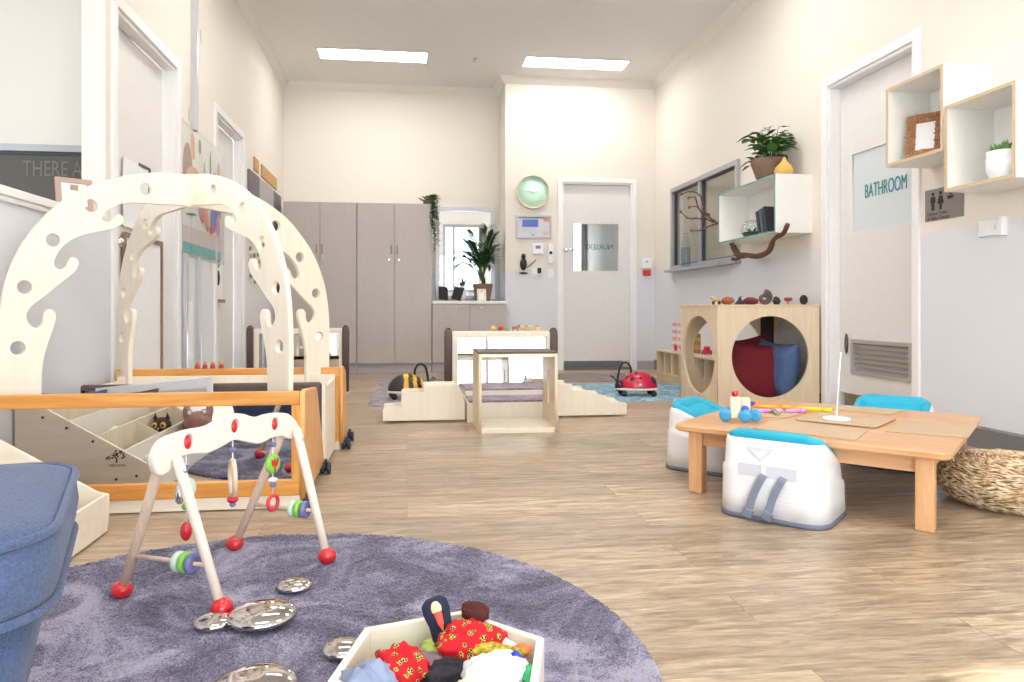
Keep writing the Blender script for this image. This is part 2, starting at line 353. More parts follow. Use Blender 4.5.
# neighbouring rooms
wall('wall_side_room',[(-4.6,XW,4.0,4.1,0,ZC),(-4.6,-4.5,YF,-1.5,0,ZC),(-4.6,-4.5,-1.5,2.5,0,.6),(-4.6,-4.5,-1.5,2.5,2.4,ZC),(-4.6,-4.5,2.5,4.0,0,ZC)])
wall('wall_far_room',[(-4.6,.55,11.0,11.1,0,ZC),(.55,1.15,11.0,11.1,0,.95),(.55,1.15,11.0,11.1,2.0,ZC),(1.15,2.3,11.0,11.1,0,ZC),(2.3,2.78,11.0,11.1,0,.8),(2.3,2.78,11.0,11.1,2.1,ZC),(2.78,4.6,11.0,11.1,0,ZC),(1.42,1.54,9.2,11.0,0,ZC)])
wall('wall_bathroom',[(4.5,4.6,3.0,11.0,0,ZC),(XR+.12,4.5,7.6,7.7,0,ZC),(XR+.12,4.5,3.0,3.1,0,ZC)],mat('bathroom_paint',(214,206,190),.6))
# cornices, skirting
def prism_trim(name,pts,prof,m):
    """prof: list of (out,z); pts: polyline of floor positions with the outward side to the left-hand normal"""
    bm=B(); n=len(pts); rings=[]
    for i,p in enumerate(pts):
        p=Vector(p); d1=(Vector(pts[i])-Vector(pts[i-1])).normalized() if i>0 else None; d2=(Vector(pts[i+1])-p).normalized() if i<n-1 else None
        n1=Vector((-d1.y,d1.x)) if d1 else None; n2=Vector((-d2.y,d2.x)) if d2 else None
        if n1 is None: nn=n2
        elif n2 is None: nn=n1
        else: nn=(n1+n2)/(1+n1.dot(n2))
        rings.append([bm.verts.new((p.x+nn.x*o_,p.y+nn.y*o_,z)) for o_,z in prof])
    for i in range(n-1):
        for k in range(len(prof)):
            k2=(k+1)%len(prof); bm.faces.new((rings[i][k],rings[i][k2],rings[i+1][k2],rings[i+1][k]))
    bm.faces.new(rings[0]); bm.faces.new(rings[-1][::-1])
    return struct(name,bm,m)
cor=[(0,ZC),(.075,ZC),(.06,ZC-.02),(.02,ZC-.06),(0,ZC-.075)]
prism_trim('trim_1',[(XR,YF),(XR,YB),(1.09,YB),(1.09,YB2),(XL,YB2),(XL,YF)],cor,M_cor)
sk=[(0,0),(.014,0),(.014,.10),(.008,.11),(0,.11)]
prism_trim('baseboard_right',[(XR,YF),(XR,DB[0]-.05)],sk,M_skirt)
prism_trim('baseboard_right_far',[(XR,DB[1]+.05),(XR,YB)],sk,M_skirt)
skl=[(0,0),(.014,0),(.014,.09),(.008,.10),(0,.10)]
prism_trim('baseboard_back',[(XR,YB),(D3[1]+.06,YB)],skl,mat('skirting_light',(176,172,176),.5))
prism_trim('baseboard_back_left',[(D3[0]-.06,YB),(1.09,YB)],skl,MT['skirting_light'])
prism_trim('baseboard_left',[(XL,D1[0]-.05),(XL,YF)],skl,MT['skirting_light'])
prism_trim('baseboard_left_far',[(XL,D2[0]-.05),(XL,D1[1]+.05)],skl,MT['skirting_light'])
# half wall sill with its grooved edge
bm=B(); box(bm,XW-.01,XL+.012,-.2,3.52,1.065,1.085); box(bm,XW-.015,XL+.02,-.2,3.52,1.085,1.118); struct('trim_2',bm,M_trim,bev=.004)
# opening frame in the partition
# ---- doors ----
def door_x(n,xf,side,y0,y1,top,leafx,z0=.0):
    """door set in a wall of constant x; side = direction of the room from the wall (+1/-1)"""
    bm=B(); a,b_=(xf,xf+side*.016) if side>0 else (xf-.016,xf)
    t=.055
    box(bm,a,b_,y0-t,y0,0,top+t); box(bm,a,b_,y1,y1+t,0,top+t); box(bm,a,b_,y0,y1,top,top+t)
    xa,xb=sorted((xf,leafx)); 
    box(bm,xa,xb,y0,y0+.02,0,top); box(bm,xa,xb,y1-.02,y1,0,top); box(bm,xa,xb,y0+.02,y1-.02,top-.02,top)
    return struct('trim_'+n,bm,M_trim,bev=.002)
door_x('4',XL,1,*D1,XW+.04); door_x('5',XL,1,*D2,XW+.04); door_x('6',XR,-1,*DB,XR+.085)
bm=B(); box(bm,XW-.005,XW+.036,D1[0]+.022,D1[1]-.022,.01,D1[2]-.022); d1=struct('door_1',bm,M_door,bev=.002)
bm=B(); ell(bm,(XW+.09,D1[0]+.09,1.02),.026); tube(bm,[(XW+.03,D1[0]+.09,1.02),(XW+.08,D1[0]+.09,1.02)],.01); obj('door_knob',bm,M_chrome,d1)
bm=B(); box(bm,XW-.005,XW+.036,D2[0]+.022,D2[1]-.022,.01,D2[2]-.022); d2=struct('door_2',bm,M_door,bev=.002)
bm=B(); ell(bm,(XW+.09,D2[0]+.09,1.02),.026); tube(bm,[(XW+.03,D2[0]+.09,1.02),(XW+.08,D2[0]+.09,1.02)],.01); obj('door_knob',bm,M_chrome,d2)
# bathroom door: leaf with glazed panel, grille, flush pull
def sq(x0,x1,y0,y1): return [(x0,y0),(x1,y0),(x1,y1),(x0,y1)]
LX=XR+.075  # leaf face
y0,y1=DB[0]+.022,DB[1]-.022
fr=frame((LX+.02,0,0),(0,1,0),(0,0,1))      # local x=Y, local y=Z
gy0,gy1,gz0,gz1=3.765,4.33,1.19,1.70
vy0,vy1,vz0,vz1=3.785,4.315,.285,.475
bm=B(); plate(bm,sq(y0,y1,.135,DB[2]-.022),[sq(gy0,gy1,gz0,gz1),sq(vy0,vy1,vz0,vz1)],.04,fr); d4=struct('door_4',bm,M_door)
bm=B(); box(bm,LX+.012,LX+.018,gy0,gy1,gz0,gz1); obj('frosted_pane',bm,M_frost,d4,label='frosted glass panel reading BATHROOM')
M_tealtxt=mat('teal_lettering',(58,138,146),.5)
bm=B(); text(bm,'BATHROOM',.125,frame((LX+.009,4.02,1.435),(0,-1,0),(0,0,1)),sx=.56,ext=.001); obj('lettering',bm,M_tealtxt,d4,label='teal letters BATHROOM')
bm=B(); plate(bm,sq(vy0-.018,vy1+.018,vz0-.018,vz1+.018),[sq(vy0+.005,vy1-.005,vz0+.005,vz1-.005)],.012,frame((LX-.004,0,0),(0,1,0),(0,0,1)))
for k in range(6):
    z=vz0+.022+k*.031; box(bm,-.012,.012,vy0,vy1,-.002,.002,0,Matrix.Translation((LX+.012,0,z))@Matrix.Rotation(R(38),4,'Y'))
    box(bm,LX+.002,LX+.006,vy0,vy1,z-.012,z-.004)
obj('vent_grille',bm,mat('grille_grey',(186,182,180),.4,.3),d4)
bm=B(); lathe(bm,[(.018,0),(.022,.003),(.0,.003)],(0,0,0),20,0,frame((LX-.002,4.385,.46),(0,1,0),(0,0,1))@Matrix.Rotation(PI,4,'Y')@Matrix.Diagonal((1,3.1,1,1))); obj('finger_pull',bm,mat('pull_bronze',(96,84,78),.35,.6),d4)
bm=B(); box(bm,XR+.005,XR+.07,4.462,4.478,.0,1.74); obj('door_stop',bm,mat('stop_white',(236,234,240),.4),d4)
# back door with a window
bm=B(); t=.05
box(bm,D3[0]-t,D3[0],YB-.016,YB,0,D3[2]+t); box(bm,D3[1],D3[1]+t,YB-.016,YB,0,D3[2]+t); box(bm,D3[0],D3[1],YB-.016,YB,D3[2],D3[2]+t)
box(bm,D3[0],D3[0]+.02,YB,YB+.08,0,D3[2]); box(bm,D3[1]-.02,D3[1],YB,YB+.08,0,D3[2]); box(bm,D3[0]+.02,D3[1]-.02,YB,YB+.08,D3[2]-.02,D3[2]); struct('trim_7',bm,M_trim,bev=.002)
nx0,nx1,nz0,nz1=1.88,2.40,1.125,1.66
bm=B(); plate(bm,sq(D3[0]+.022,D3[1]-.022,.10,D3[2]-.022),[sq(nx0,nx1,nz0,nz1)],.04,frame((0,YB+.055,0),(1,0,0),(0,0,1))); d3=struct('door_3',bm,M_door)
bm=B(); box(bm,nx0,nx1,YB+.045,YB+.05,nz0,nz1); obj('glass_pane',bm,M_glass,d3)
bm=B(); text(bm,'NURSERY',.085,frame((2.17,YB+.052,1.395),(-1,0,0),(0,0,1)),sx=.95,ext=.001); obj('lettering',bm,M_tealtxt,d3,label='teal letters NURSERY seen from behind')
bm=B(); lathe(bm,[(.028,0),(.028,.008),(0,.008)],(0,0,0),20,0,frame((1.79,YB+.035,1.36),(1,0,0),(0,0,1))); tube(bm,[(1.79,YB+.035,1.36),(1.79,YB-.02,1.36),(1.90,YB-.025,1.355)],.009); obj('door_handle',bm,M_chrome,d3)
bm=B(); box(bm,D3[0]+.03,D3[1]-.1,YB+.03,YB+.05,.02,.10); box(bm,D3[0]+.02,D3[1]-.02,YB-.02,YB+.08,0,.025); obj('bottom_seal',bm,mat('seal_grey',(110,106,110),.7),d3)
# right wall window
def win_x(n,xf,y0,y1,z0,z1,ms,m=M_alu,dark=M_alud):
    bm=B(); f=.045
    for a,b_,c_,d_ in ((y0,y0+f,z0,z1),(y1-f,y1,z0,z1),(y0+f,y1-f,z0,z0+f),(y0+f,y1-f,z1-f,z1)): box(bm,xf-.03,xf+.06,a,b_,c_,d_)
    box(bm,xf-.05,xf+.06,y0-.02,y1+.02,z0-.02,z0)
    for y in ms: box(bm,xf-.02,xf+.05,y-.025,y+.025,z0+f,z1-f)
    w=struct('window_'+n,bm,m,bev=.002); bm=B()
    for a,b_ in zip([y0+f]+[y+.025 for y in ms],[y-.025 for y in ms]+[y1-f]):
        for p,q,r_,s_ in ((a,a+.012,z0+f,z1-f),(b_-.012,b_,z0+f,z1-f),(a,b_,z0+f,z0+f+.012),(a,b_,z1-f-.012,z1-f)): box(bm,xf+.0,xf+.03,p,q,r_,s_)
    obj('gasket',bm,dark,w); bm=B(); box(bm,xf+.018,xf+.022,y0+f,y1-f,z0+f,z1-f); obj('glass_pane',bm,M_glass,w)
    return w
win_x('2',XR,*WB,[6.57]); win_x('8',XR,-2.2,-.4,.8,2.3,[-1.3])  # second one is out of view, added to brighten the left wall
def win_y(n,yf,x0,x1,z0,z1,ms,f=.045):
    bm=B()
    for a,b_,c_,d_ in ((x0,x0+f,z0,z1),(x1-f,x1,z0,z1),(x0+f,x1-f,z0,z0+f),(x0+f,x1-f,z1-f,z1)): box(bm,a,b_,yf-.02,yf+.06,c_,d_)
    for x in ms: box(bm,x-.02,x+.02,yf-.01,yf+.05,z0+f,z1-f)
    w=struct('window_'+n,bm,M_alu,bev=.002); bm=B(); box(bm,x0+f,x1-f,yf+.018,yf+.022,z0+f,z1-f); obj('glass_pane',bm,M_glass,w); return w
win_y('3',YB2,*WN,[])
win_y('4',11.0,.55,1.15,.95,2.0,[.72]); win_y('5',11.0,2.3,2.78,.8,2.1,[2.6])
# tinted window of the side room
bm=B(); x0,x1,z0,z1=-3.2,XW-.02,.75,1.545
for a,b_,c_,d_ in ((x0,x0+.05,z0,z1),(x1-.05,x1,z0,z1),(x0,x1,z0,z0+.05),(x0,x1,z1-.035,z1)): box(bm,a,b_,3.95,4.0,c_,d_)
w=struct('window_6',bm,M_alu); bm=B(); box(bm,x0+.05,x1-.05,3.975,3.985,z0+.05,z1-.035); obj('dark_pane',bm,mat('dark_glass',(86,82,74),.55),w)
bm=B(); box(bm,x0,x1,3.965,3.975,z1-.05,z1-.035); obj('gasket',bm,M_alud,w)
bm=B(); text(bm,'THERE A',.115,frame((-1.84,3.972,1.42),(1,0,0),(0,0,1)),sx=.66,ext=.0005); obj('lettering',bm,mat('etched_lettering',(118,114,106),.6),w,label='pale letters THERE A')
# bright window on the hidden side of the side room
bm=B()
for y in (-1.5,-.2,1.2,2.44): box(bm,-4.58,-4.52,y,y+.06,.6,2.4)
box(bm,-4.58,-4.52,-1.5,2.5,.6,.66); box(bm,-4.58,-4.52,-1.5,2.5,2.34,2.4); w=struct('window_7',bm,M_alu); bm=B(); box(bm,-4.56,-4.555,-1.5,2.5,.6,2.4); obj('glass_pane',bm,M_glass,w)
# sliding partition tracks on the left wall
for y,a,b_,z0,z1,n in ((4.87,-.035,.035,1.86,ZC-.02,'8'),(4.65,-.035,.035,0,1.04,'9'),(4.95,-.016,.016,0,1.04,'10')):
    bm=B(); box(bm,XL,XL+.03,y+a,y+b_,z0,z1); box(bm,XL+.03,XL+.036,y+a*.55,y+b_*.55,z0,z1); struct('trim_'+n,bm,mat('track_alu',(204,202,208),.3,.5),bev=.002)

# ================= LIGHTS =================
def light(x0,x1,y0,y1,label,power):
    cx,cy=(x0+x1)/2,(y0+y1)/2; w,d=(x1-x0)/2,(y1-y0)/2
    t=thing('ceiling_light',label,'ceiling light',(cx,cy,ZC),0,'recessed light panels in the ceiling')
    bm=B(); plate(bm,sq(-w-.015,w+.015,-d-.015,d+.015),[sq(-w,w,-d,d)],.012,Matrix.Translation((0,0,-.006))); obj('light_frame',bm,M_trim,t)
    bm=B(); box(bm,-w,w,-d,d,-.008,-.003); m=mat('light_diffuser',(255,253,248),.5,var=-1,emit=power); obj('light_diffuser',bm,m,t)
    return t
LP=17.5
l1=light(-.88,.20,7.19,7.47,'left one of the two bright rectangular ceiling light panels at the far end',LP)
l2=dup(l1,(1.76,7.31,ZC),0,'right one of the two bright rectangular ceiling light panels, nearer the door')
for x,y,la in ((-.34,4.6,'added unseen ceiling light panel above the play pens'),(1.76,4.6,'added unseen ceiling light panel above the middle of the room on the right'),(-.34,1.9,'added unseen ceiling light panel above the round rug'),(1.76,1.9,'added unseen ceiling light panel above the low table'),(-.34,-.9,'added unseen ceiling light panel near the glazed wall on the left'),(1.76,-.9,'added unseen ceiling light panel near the glazed wall on the right'),(3.7,5.6,'added unseen ceiling light panel inside the bathroom')): dup(l1,(x,y,ZC),0,la)  # panels out of view, added to light the room and the bathroom
bm=B(); lathe(bm,[(.03,0),(.028,-.008),(.012,-.012),(.010,-.03),(.018,-.034),(0,-.036)],(.70,7.32,ZC),16); tag(obj('sprinkler',bm,M_chrome),'small chrome sprinkler head on the ceiling between the light panels','sprinkler')
# ================= RUGS AND MATS =================
def ragged_disc(r,h,step,seed,rect=None):
    rnd=random.Random(seed); bm=B()
    if rect: w,d=rect; nx,ny=int(w/step),int(d/step)
    else: w=d=2*r; nx=ny=int(w/step)
    g={}
    for i in range(nx+1):
        for j in range(ny+1):
            x=-w/2+w*i/nx; y=-d/2+d*j/ny
            if not rect:
                q=math.hypot(x,y)
                if q>r+step*.2: continue
                e=r-q
            else: e=min(w/2-abs(x),d/2-abs(y))
            z=h*min(1,.35+e/.02)+rnd.uniform(-1,1)*h*.22
            g[i,j]=bm.verts.new((x+rnd.uniform(-.3,.3)*step,y+rnd.uniform(-.3,.3)*step,z if e>step*.6 else 0.001))
    for i in range(nx):
        for j in range(ny):
            k=[g.get(q) for q in ((i,j),(i+1,j),(i+1,j+1),(i,j+1))]
            if all(k): bm.faces.new(k)
    return bm
o=obj('round_rug',ragged_disc(.812,.017,.0052,3),M_rug,recalc=False,smooth=True); o.location=(-.332,1.38,0); tag(o,'large round mauve grey shag rug on the plank floor in the foreground','rug')
def flat_mat(name,w,d,h,m,loc,label):
    o=obj(name,ragged_disc(0,h,.03,5,(w,d)),m,recalc=False,smooth=True); o.location=loc; return tag(o,label,'rug')
flat_mat('rug',1.10,1.18,.012,M_rugb,(1.92,5.72,0),'flat blue rug under the red ladybird ride-on toy')
flat_mat('rug',1.15,1.9,.010,M_rugp,(.30,6.02,0),'flat lilac grey rug under the striped bee ride-on toy')
flat_mat('door_mat',1.15,.85,.009,M_rugd,(1.72,6.95,0),'brown grey mat on the floor in front of the back door')

# ================= TALL CABINETS AND BENCH =================
CF=7.72
def handle_v(bm,x,z,y=CF): tube(bm,smoothpts([(x,y,z-.045),(x,y-.022,z-.035),(x,y-.024,z),(x,y-.022,z+.035),(x,y,z+.045)],3),.005,8)
for i,(xa,xb,hs,la) in enumerate((( -1.30,-.535,(-.955,-.895),'tall taupe two-door cupboard at the left end by the pin board'),(-.53,.265,(-.17,-.105),'tall taupe two-door cupboard on the right beside the worktop window'))):
    t=thing('tall_cupboard',la,'cupboard',((xa+xb)/2,CF+.3,0),0,'tall taupe cupboards along the back wall',world=True)
    bm=B(); box(bm,xa,xb,CF+.02,YB2-.005,.10,1.83); obj('body',bm,M_cab,t); bm=B(); box(bm,xa,xb,CF+.06,CF+.08,0,.10); obj('kickboard',bm,mat('kick_lilac',(190,184,190),.5),t)
    xm=(xa+xb)/2
    for a,b_,hx in ((xa,xm,hs[0]),(xm,xb,hs[1])):
        bm=B(); box(bm,a+.002,b_-.002,CF,CF+.018,.105,1.828); d=obj('door',bm,M_cab,t,bev=.0015)
        bm=B(); handle_v(bm,hx,1.33); h=obj('handle',bm,mat('nickel',(150,145,142),.3,1),d); h.matrix_parent_inverse=Matrix.Identity(4); 
        bm=B(); tube(bm,[(hx+(.02 if hx>xm else -.02),CF,1.22),(hx+(.02 if hx>xm else -.02),CF-.006,1.22)],.008); obj('lock',bm,M_chrome,d)
t=thing('base_cupboard','low taupe two-door base cupboard under the white worktop','cupboard',(.67,8.0,0),0,world=True)
bm=B(); box(bm,.272,1.085,CF+.02,YB2-.005,.10,.745); obj('body',bm,M_cab,t); bm=B(); box(bm,.272,1.085,CF+.06,CF+.08,0,.10); obj('kickboard',bm,mat('kick_lilac',(190,184,190),.5),t)
for a,b_,hx in ((.272,.68,.56),(.68,1.085,.80)):
    bm=B(); box(bm,a+.002,b_-.002,CF,CF+.018,.105,.743); d=obj('door',bm,M_cab,t,bev=.0015)
    bm=B(); tube(bm,smoothpts([(hx-.045,CF,.70),(hx-.035,CF-.022,.70),(hx,CF-.024,.70),(hx+.035,CF-.022,.70),(hx+.045,CF,.70)],3),.005,8); obj('handle',bm,M_chrome,d)
bm=B(); box(bm,.272,1.085,CF-.015,YB2-.002,.746,.778); tag(obj('worktop',bm,M_whitep,bev=.003),'white worktop on the low base cupboard under the back window','worktop')
TOP=.779
# palm in its pot
def blade(bm,base,tip,w,droop,mi=0,n=6,fold=.25):
    base,tip=Vector(base),Vector(tip); d=tip-base; side=d.cross(Vector((0,0,1)))
    if side.length<1e-4: side=Vector((1,0,0))
    side.normalize(); prev=None
    for i in range(n+1):
        t=i/n; p=base+d*t+Vector((0,0,droop*4*t*(1-t)*.5-droop*t*t*.5)); ww=w*math.sin(PI*(.08+.92*t)**.8)*.5 if t<1 else 0.0005
        a=bm.verts.new(p+side*ww); c=bm.verts.new(p-Vector((0,0,fold*ww))); b_=bm.verts.new(p-side*ww)
        if prev:
            for q,r_ in ((0,1),(1,2)):
                f=bm.faces.new((prev[q],prev[r_],(a,c,b_)[r_],(a,c,b_)[q])); f.material_index=mi; f.smooth=True
        prev=(a,c,b_)
def frond(bm,base,tip,n,ll,rnd,droop=.1,w=.022):
    base,tip=Vector(base),Vector(tip); d=tip-base; pts=[]
    for i in range(11):
        t=i/10; pts.append(base+d*t+Vector((0,0,droop*4*t*(1-t))))
    tube(bm,pts,[.006-.0045*i/10 for i in range(11)],6,1)
    side=d.cross(Vector((0,0,1))).normalized()
    for k in range(n):
        t=.3+.7*k/n; i=min(int(t*10),9); p=pts[i].lerp(pts[i+1],t*10-i); tang=(pts[i+1]-pts[i]).normalized()
        for s in (-1,1):
            L=ll*(1-.5*abs(t-.55)/.45)*rnd.uniform(.85,1.1); q=p+(side*s*.75+tang*.75+Vector((0,0,-.15))).normalized()*L
            blade(bm,p,q,w,L*.18)
t=thing('potted_palm','bushy green palm in a square taupe pot on the white worktop','plant',(.85,8.0,TOP))
bm=B(); M4=Matrix.Rotation(R(45),4,'Z'); lathe(bm,[(.105,0),(.15,.185),(.15,.195),(.138,.195),(.13,.17),(.0,.17)],(0,0,0),4,0,M4); obj('pot',bm,M_pot,t)
for f in t.children[0].data.polygons: f.use_smooth=False
rnd=random.Random(5); bm=B()
for k in range(24):
    a=2*PI*k/24+rnd.uniform(-.2,.2); r_=rnd.uniform(.14,.40); z=rnd.uniform(.38,.84); x=math.cos(a)*r_*(1.0 if math.cos(a)<0 else .42)
    frond(bm,(0,0,.17+.04),(x,math.sin(a)*r_*.7,z),14,rnd.uniform(.15,.22),rnd,.10,.017)
obj('fronds',bm,[M_leafd,M_leaf],t,recalc=False)
bm=B(); tube(bm,[(0,0,.165),(.005,0,.30)],.014); tube(bm,[(.03,.01,.165),(.02,0,.27)],.01); obj('stem',bm,M_twig,t)
# frame, tiles, vase on the worktop
def photo_frame(name,label,w,h,loc,rot,m,inner=M_paper,border=.02,tilt=12,th=.015,cat='picture frame'):
    t=thing(name,label,cat,loc,rot); Mt=Matrix.Rotation(R(-tilt),4,'X')
    bm=B(); plate(bm,sq(-w/2,w/2,0,h),[sq(-w/2+border,w/2-border,border,h-border)],th,Mt@frame((0,0,0),(1,0,0),(0,0,1)),bevel=.0015); obj('frame',bm,m,t)
    bm=B(); box(bm,-w/2+border*.8,w/2-border*.8,-.002,.003,border*.8,h-border*.8,0,Mt); obj('picture',bm,inner,t)
    bm=B(); box(bm,-.015,.015,0,.004,0,h*.8,0,Matrix.Translation((0,h*.36*math.sin(R(tilt))+.03+.0,0.0))@Matrix.Rotation(R(14),4,'X')); obj('stand',bm,m,t)
    return t
photo_frame('photo_frame','small pale wooden photo frame leaning on the taupe palm pot',.10,.135,(.82,7.80,TOP),R(4),M_plyd,tilt=10)
for i,(x,a,la) in enumerate(((.40,20,'dark framed tablet standing at the left end of the white worktop'),(.535,-24,'dark framed tablet leaning to the left beside the white vase'))):
    bm=B(); box(bm,-.055,.055,-.008,.008,0,.15,0,Matrix.Rotation(R(14 if i else 4),4,'Y')@Matrix.Rotation(R(-12),4,'X')); o=obj('tablet',bm,M_black,bev=.003); o.location=(x,7.86,TOP+.012); o.rotation_euler=(0,0,R(a)); tag(o,la,'tablet')
t=thing('flower_vase','white vase with a small leafy flower on the worktop left of the palm','vase',(.62,7.93,TOP))
bm=B(); lathe(bm,[(.028,0),(.038,.06),(.03,.13),(.034,.17),(.030,.17),(.026,.13),(0,.10)],(0,0,0),20); obj('vase_body',bm,M_white,t)
bm=B(); rnd=random.Random(2)
for k in range(12):
    a=rnd.uniform(0,6.28); z=rnd.uniform(.18,.28); blade(bm,(0,0,.14),(math.cos(a)*.07,math.sin(a)*.06,z),.035,.03)
obj('leaves',bm,M_leaf,t,recalc=False)
# trailing plant on the tall cupboard
t=thing('trailing_plant','dark green trailing plant hanging over the right top corner of the tall cupboards','plant',(.24,7.95,1.831))
bm=B(); lathe(bm,[(.05,0),(.065,.07),(.055,.07),(0,.05)],(0,0,0),16); obj('pot',bm,M_pot,t)
bm=B(); rnd=random.Random(9)
def leafq(bm,p,d,s,mi=0): blade(bm,p,Vector(p)+Vector(d)*s,s*.7,s*.15,mi,4)
for k in range(9):
    x0=rnd.uniform(.03,.10); y0=-.235+rnd.uniform(-.03,.02)+.0; L=rnd.uniform(.15,.62); pts=[(0,0,.06),(x0*.5,-.1,.10),(x0,y0,.08)]+[(x0+rnd.uniform(-.012,.012),y0,.05-q*L) for q in (.25,.5,.75,1)]
    pts=smoothpts(pts,4); tube(bm,pts,.002,5,1)
    for p in pts:
        for q in range(2): a=rnd.uniform(0,6.28); leafq(bm,p,(math.cos(a),math.sin(a)*.6,rnd.uniform(-.5,.3)),rnd.uniform(.03,.045))
for k in range(40):
    a=rnd.uniform(0,6.28); r_=rnd.uniform(.01,.11); leafq(bm,(math.cos(a)*r_*.8,math.sin(a)*r_,.06+rnd.uniform(0,.04)),(math.cos(a),math.sin(a),rnd.uniform(0,.6)),.04)
obj('leaves',bm,[M_leafd,M_leaf],t,recalc=False)

# ================= THINGS ON THE BACK WALL =================
def wallmnt(name,label,cat,x,z): return thing(name,label,cat,(x,YB,z),0)
t=wallmnt('wall_clock','round mint green clock with a thin wooden rim on the back wall','clock',1.40,2.0)
FW=frame((0,0,0),(1,0,0),(0,0,1))
bm=B(); lathe(bm,[(.178,0),(.192,.002),(.192,.035),(.182,.04),(.176,.03),(.176,.01)],(0,0,0),48,0,frame((0,0,0),(1,0,0),(0,0,1))); obj('rim',bm,M_plyd,t)
bm=B(); lathe(bm,[(.178,.0),(.178,.015),(0,.015)],(0,0,0),48,0,FW); obj('dial',bm,mat('mint_dial',(198,236,216),.5),t)
bm=B(); box(bm,-.10,.005,-.020,-.017,-.006,.004,0,Matrix.Rotation(R(12),4,'Y')); box(bm,-.005,.07,-.024,-.021,-.004,.004,0,Matrix.Rotation(R(-18),4,'Y')); lathe(bm,[(.01,.014),(.01,.026),(0,.026)],(0,0,0),12,0,FW); obj('hands',bm,M_whitep,t)
for k in range(12):
    a=k*PI/6; bm=B(); box(bm,-.003,.003,-.0165,-.0155,.15,.165,0,Matrix.Rotation(a,4,'Y')); obj('hour_mark',bm,M_whitep,t)
t=wallmnt('notice_board','small silver framed board with blue paper and coloured notes under the clock','notice board',1.41,1.61)
bm=B(); plate(bm,sq(-.2,.2,-.13,.13),[sq(-.178,.178,-.108,.108)],.02,Matrix.Translation((0,-.01,0))@FW,bevel=.002); obj('frame',bm,M_alu,t)
bm=B(); box(bm,-.18,.18,-.01,-.002,-.11,.11); obj('board',bm,mat('board_grey',(206,206,216),.5),t)
for nm,la,(a,b_,c_,d_),cc in (('blue_sheet','blue printed sheet',(-.13,.05,.0,.08),(92,116,190)),('note','orange note',(.11,.17,.06,.10),(232,150,130)),('note','peach note',(.10,.17,-.09,-.05),(230,190,160)),('note','green note',(-.03,.01,-.10,-.08),(150,200,120)),('dark_header','dark header strip',(-.17,.12,.098,.106),(90,90,100))):
    bm=B(); box(bm,a,b_,-.0115,-.0103,c_,d_); obj(nm,bm,mat('paper_'+nm+str(cc[0]),cc,.7),t,label=la)
t=wallmnt('thermostat','white thermostat with a small grey screen on the back wall','thermostat',1.455,1.365)
bm=B(); box(bm,-.06,.06,-.025,0,-.06,.06); obj('case',bm,M_white,t,bev=.006); bm=B(); box(bm,-.028,.028,-.027,-.024,.0,.035); obj('screen',bm,mat('lcd_grey',(120,124,126),.3),t)
t=wallmnt('intercom','narrow white wall phone with a dark earpiece left of the back door','intercom',1.60,1.30)
bm=B(); box(bm,-.028,.028,-.03,0,-.10,.12); obj('case',bm,M_white,t,bev=.006); bm=B(); lathe(bm,[(.018,0),(.018,.036),(0,.036)],(0,0,.02),16,0,FW); obj('earpiece',bm,M_char,t)
t=wallmnt('light_switch','white switch plate low beside the back door under the wall phone','light switch',1.60,1.09)
bm=B(); box(bm,-.035,.035,-.008,0,-.055,.055); obj('plate',bm,M_white,t,bev=.002); bm=B(); box(bm,-.008,.008,-.013,-.008,-.014,.014); obj('rocker',bm,M_white,t)
t=wallmnt('power_socket','white double socket with a black plug and white cord on the back wall','socket',1.45,1.11)
bm=B(); box(bm,-.06,.06,-.008,0,-.035,.035); obj('plate',bm,M_white,t,bev=.002); bm=B(); box(bm,0,.04,-.05,-.008,-.02,.04); obj('plug',bm,M_black,t,bev=.006)
bm=B(); tube(bm,smoothpts([(.02,-.05,-.02),(0,-.04,-.08),(-.06,-.02,-.06),(-.12,-.015,-.05),(-.17,-.015,-.05)],5),.004,6); obj('cord',bm,M_white,t)
t=wallmnt('mobile_phone_holder','black penguin-shaped holder hanging on the back wall left of the thermostat','wall hook',1.29,1.19)
bm=B(); ell(bm,(0,-.03,.0),(.04,.025,.07)); ell(bm,(0,-.03,.09),(.026,.022,.03)); obj('body',bm,M_black,t)
bm=B(); ell(bm,(.0,-.035,-.10),(.05,.012,.012)); tube(bm,smoothpts([(.04,-.02,-.04),(.09,-.02,.0),(.14,-.02,.05)],4),.005,6); obj('strap',bm,M_black,t)
t=wallmnt('fire_alarm','white alarm call point with a red lamp right of the back door','alarm',2.715,1.17)
bm=B(); box(bm,-.06,.06,-.03,0,-.02,.10); obj('case',bm,M_white,t,bev=.006); bm=B(); box(bm,-.045,.045,-.045,-.002,-.10,-.035); obj('red_lamp',bm,M_red,t,bev=.008,label='red lamp'); bm=B(); lathe(bm,[(.012,.028),(.012,.034),(0,.034)],(0,0,.06),12,0,FW); obj('indicator',bm,mat('grey_dot',(150,150,160),.4),t)

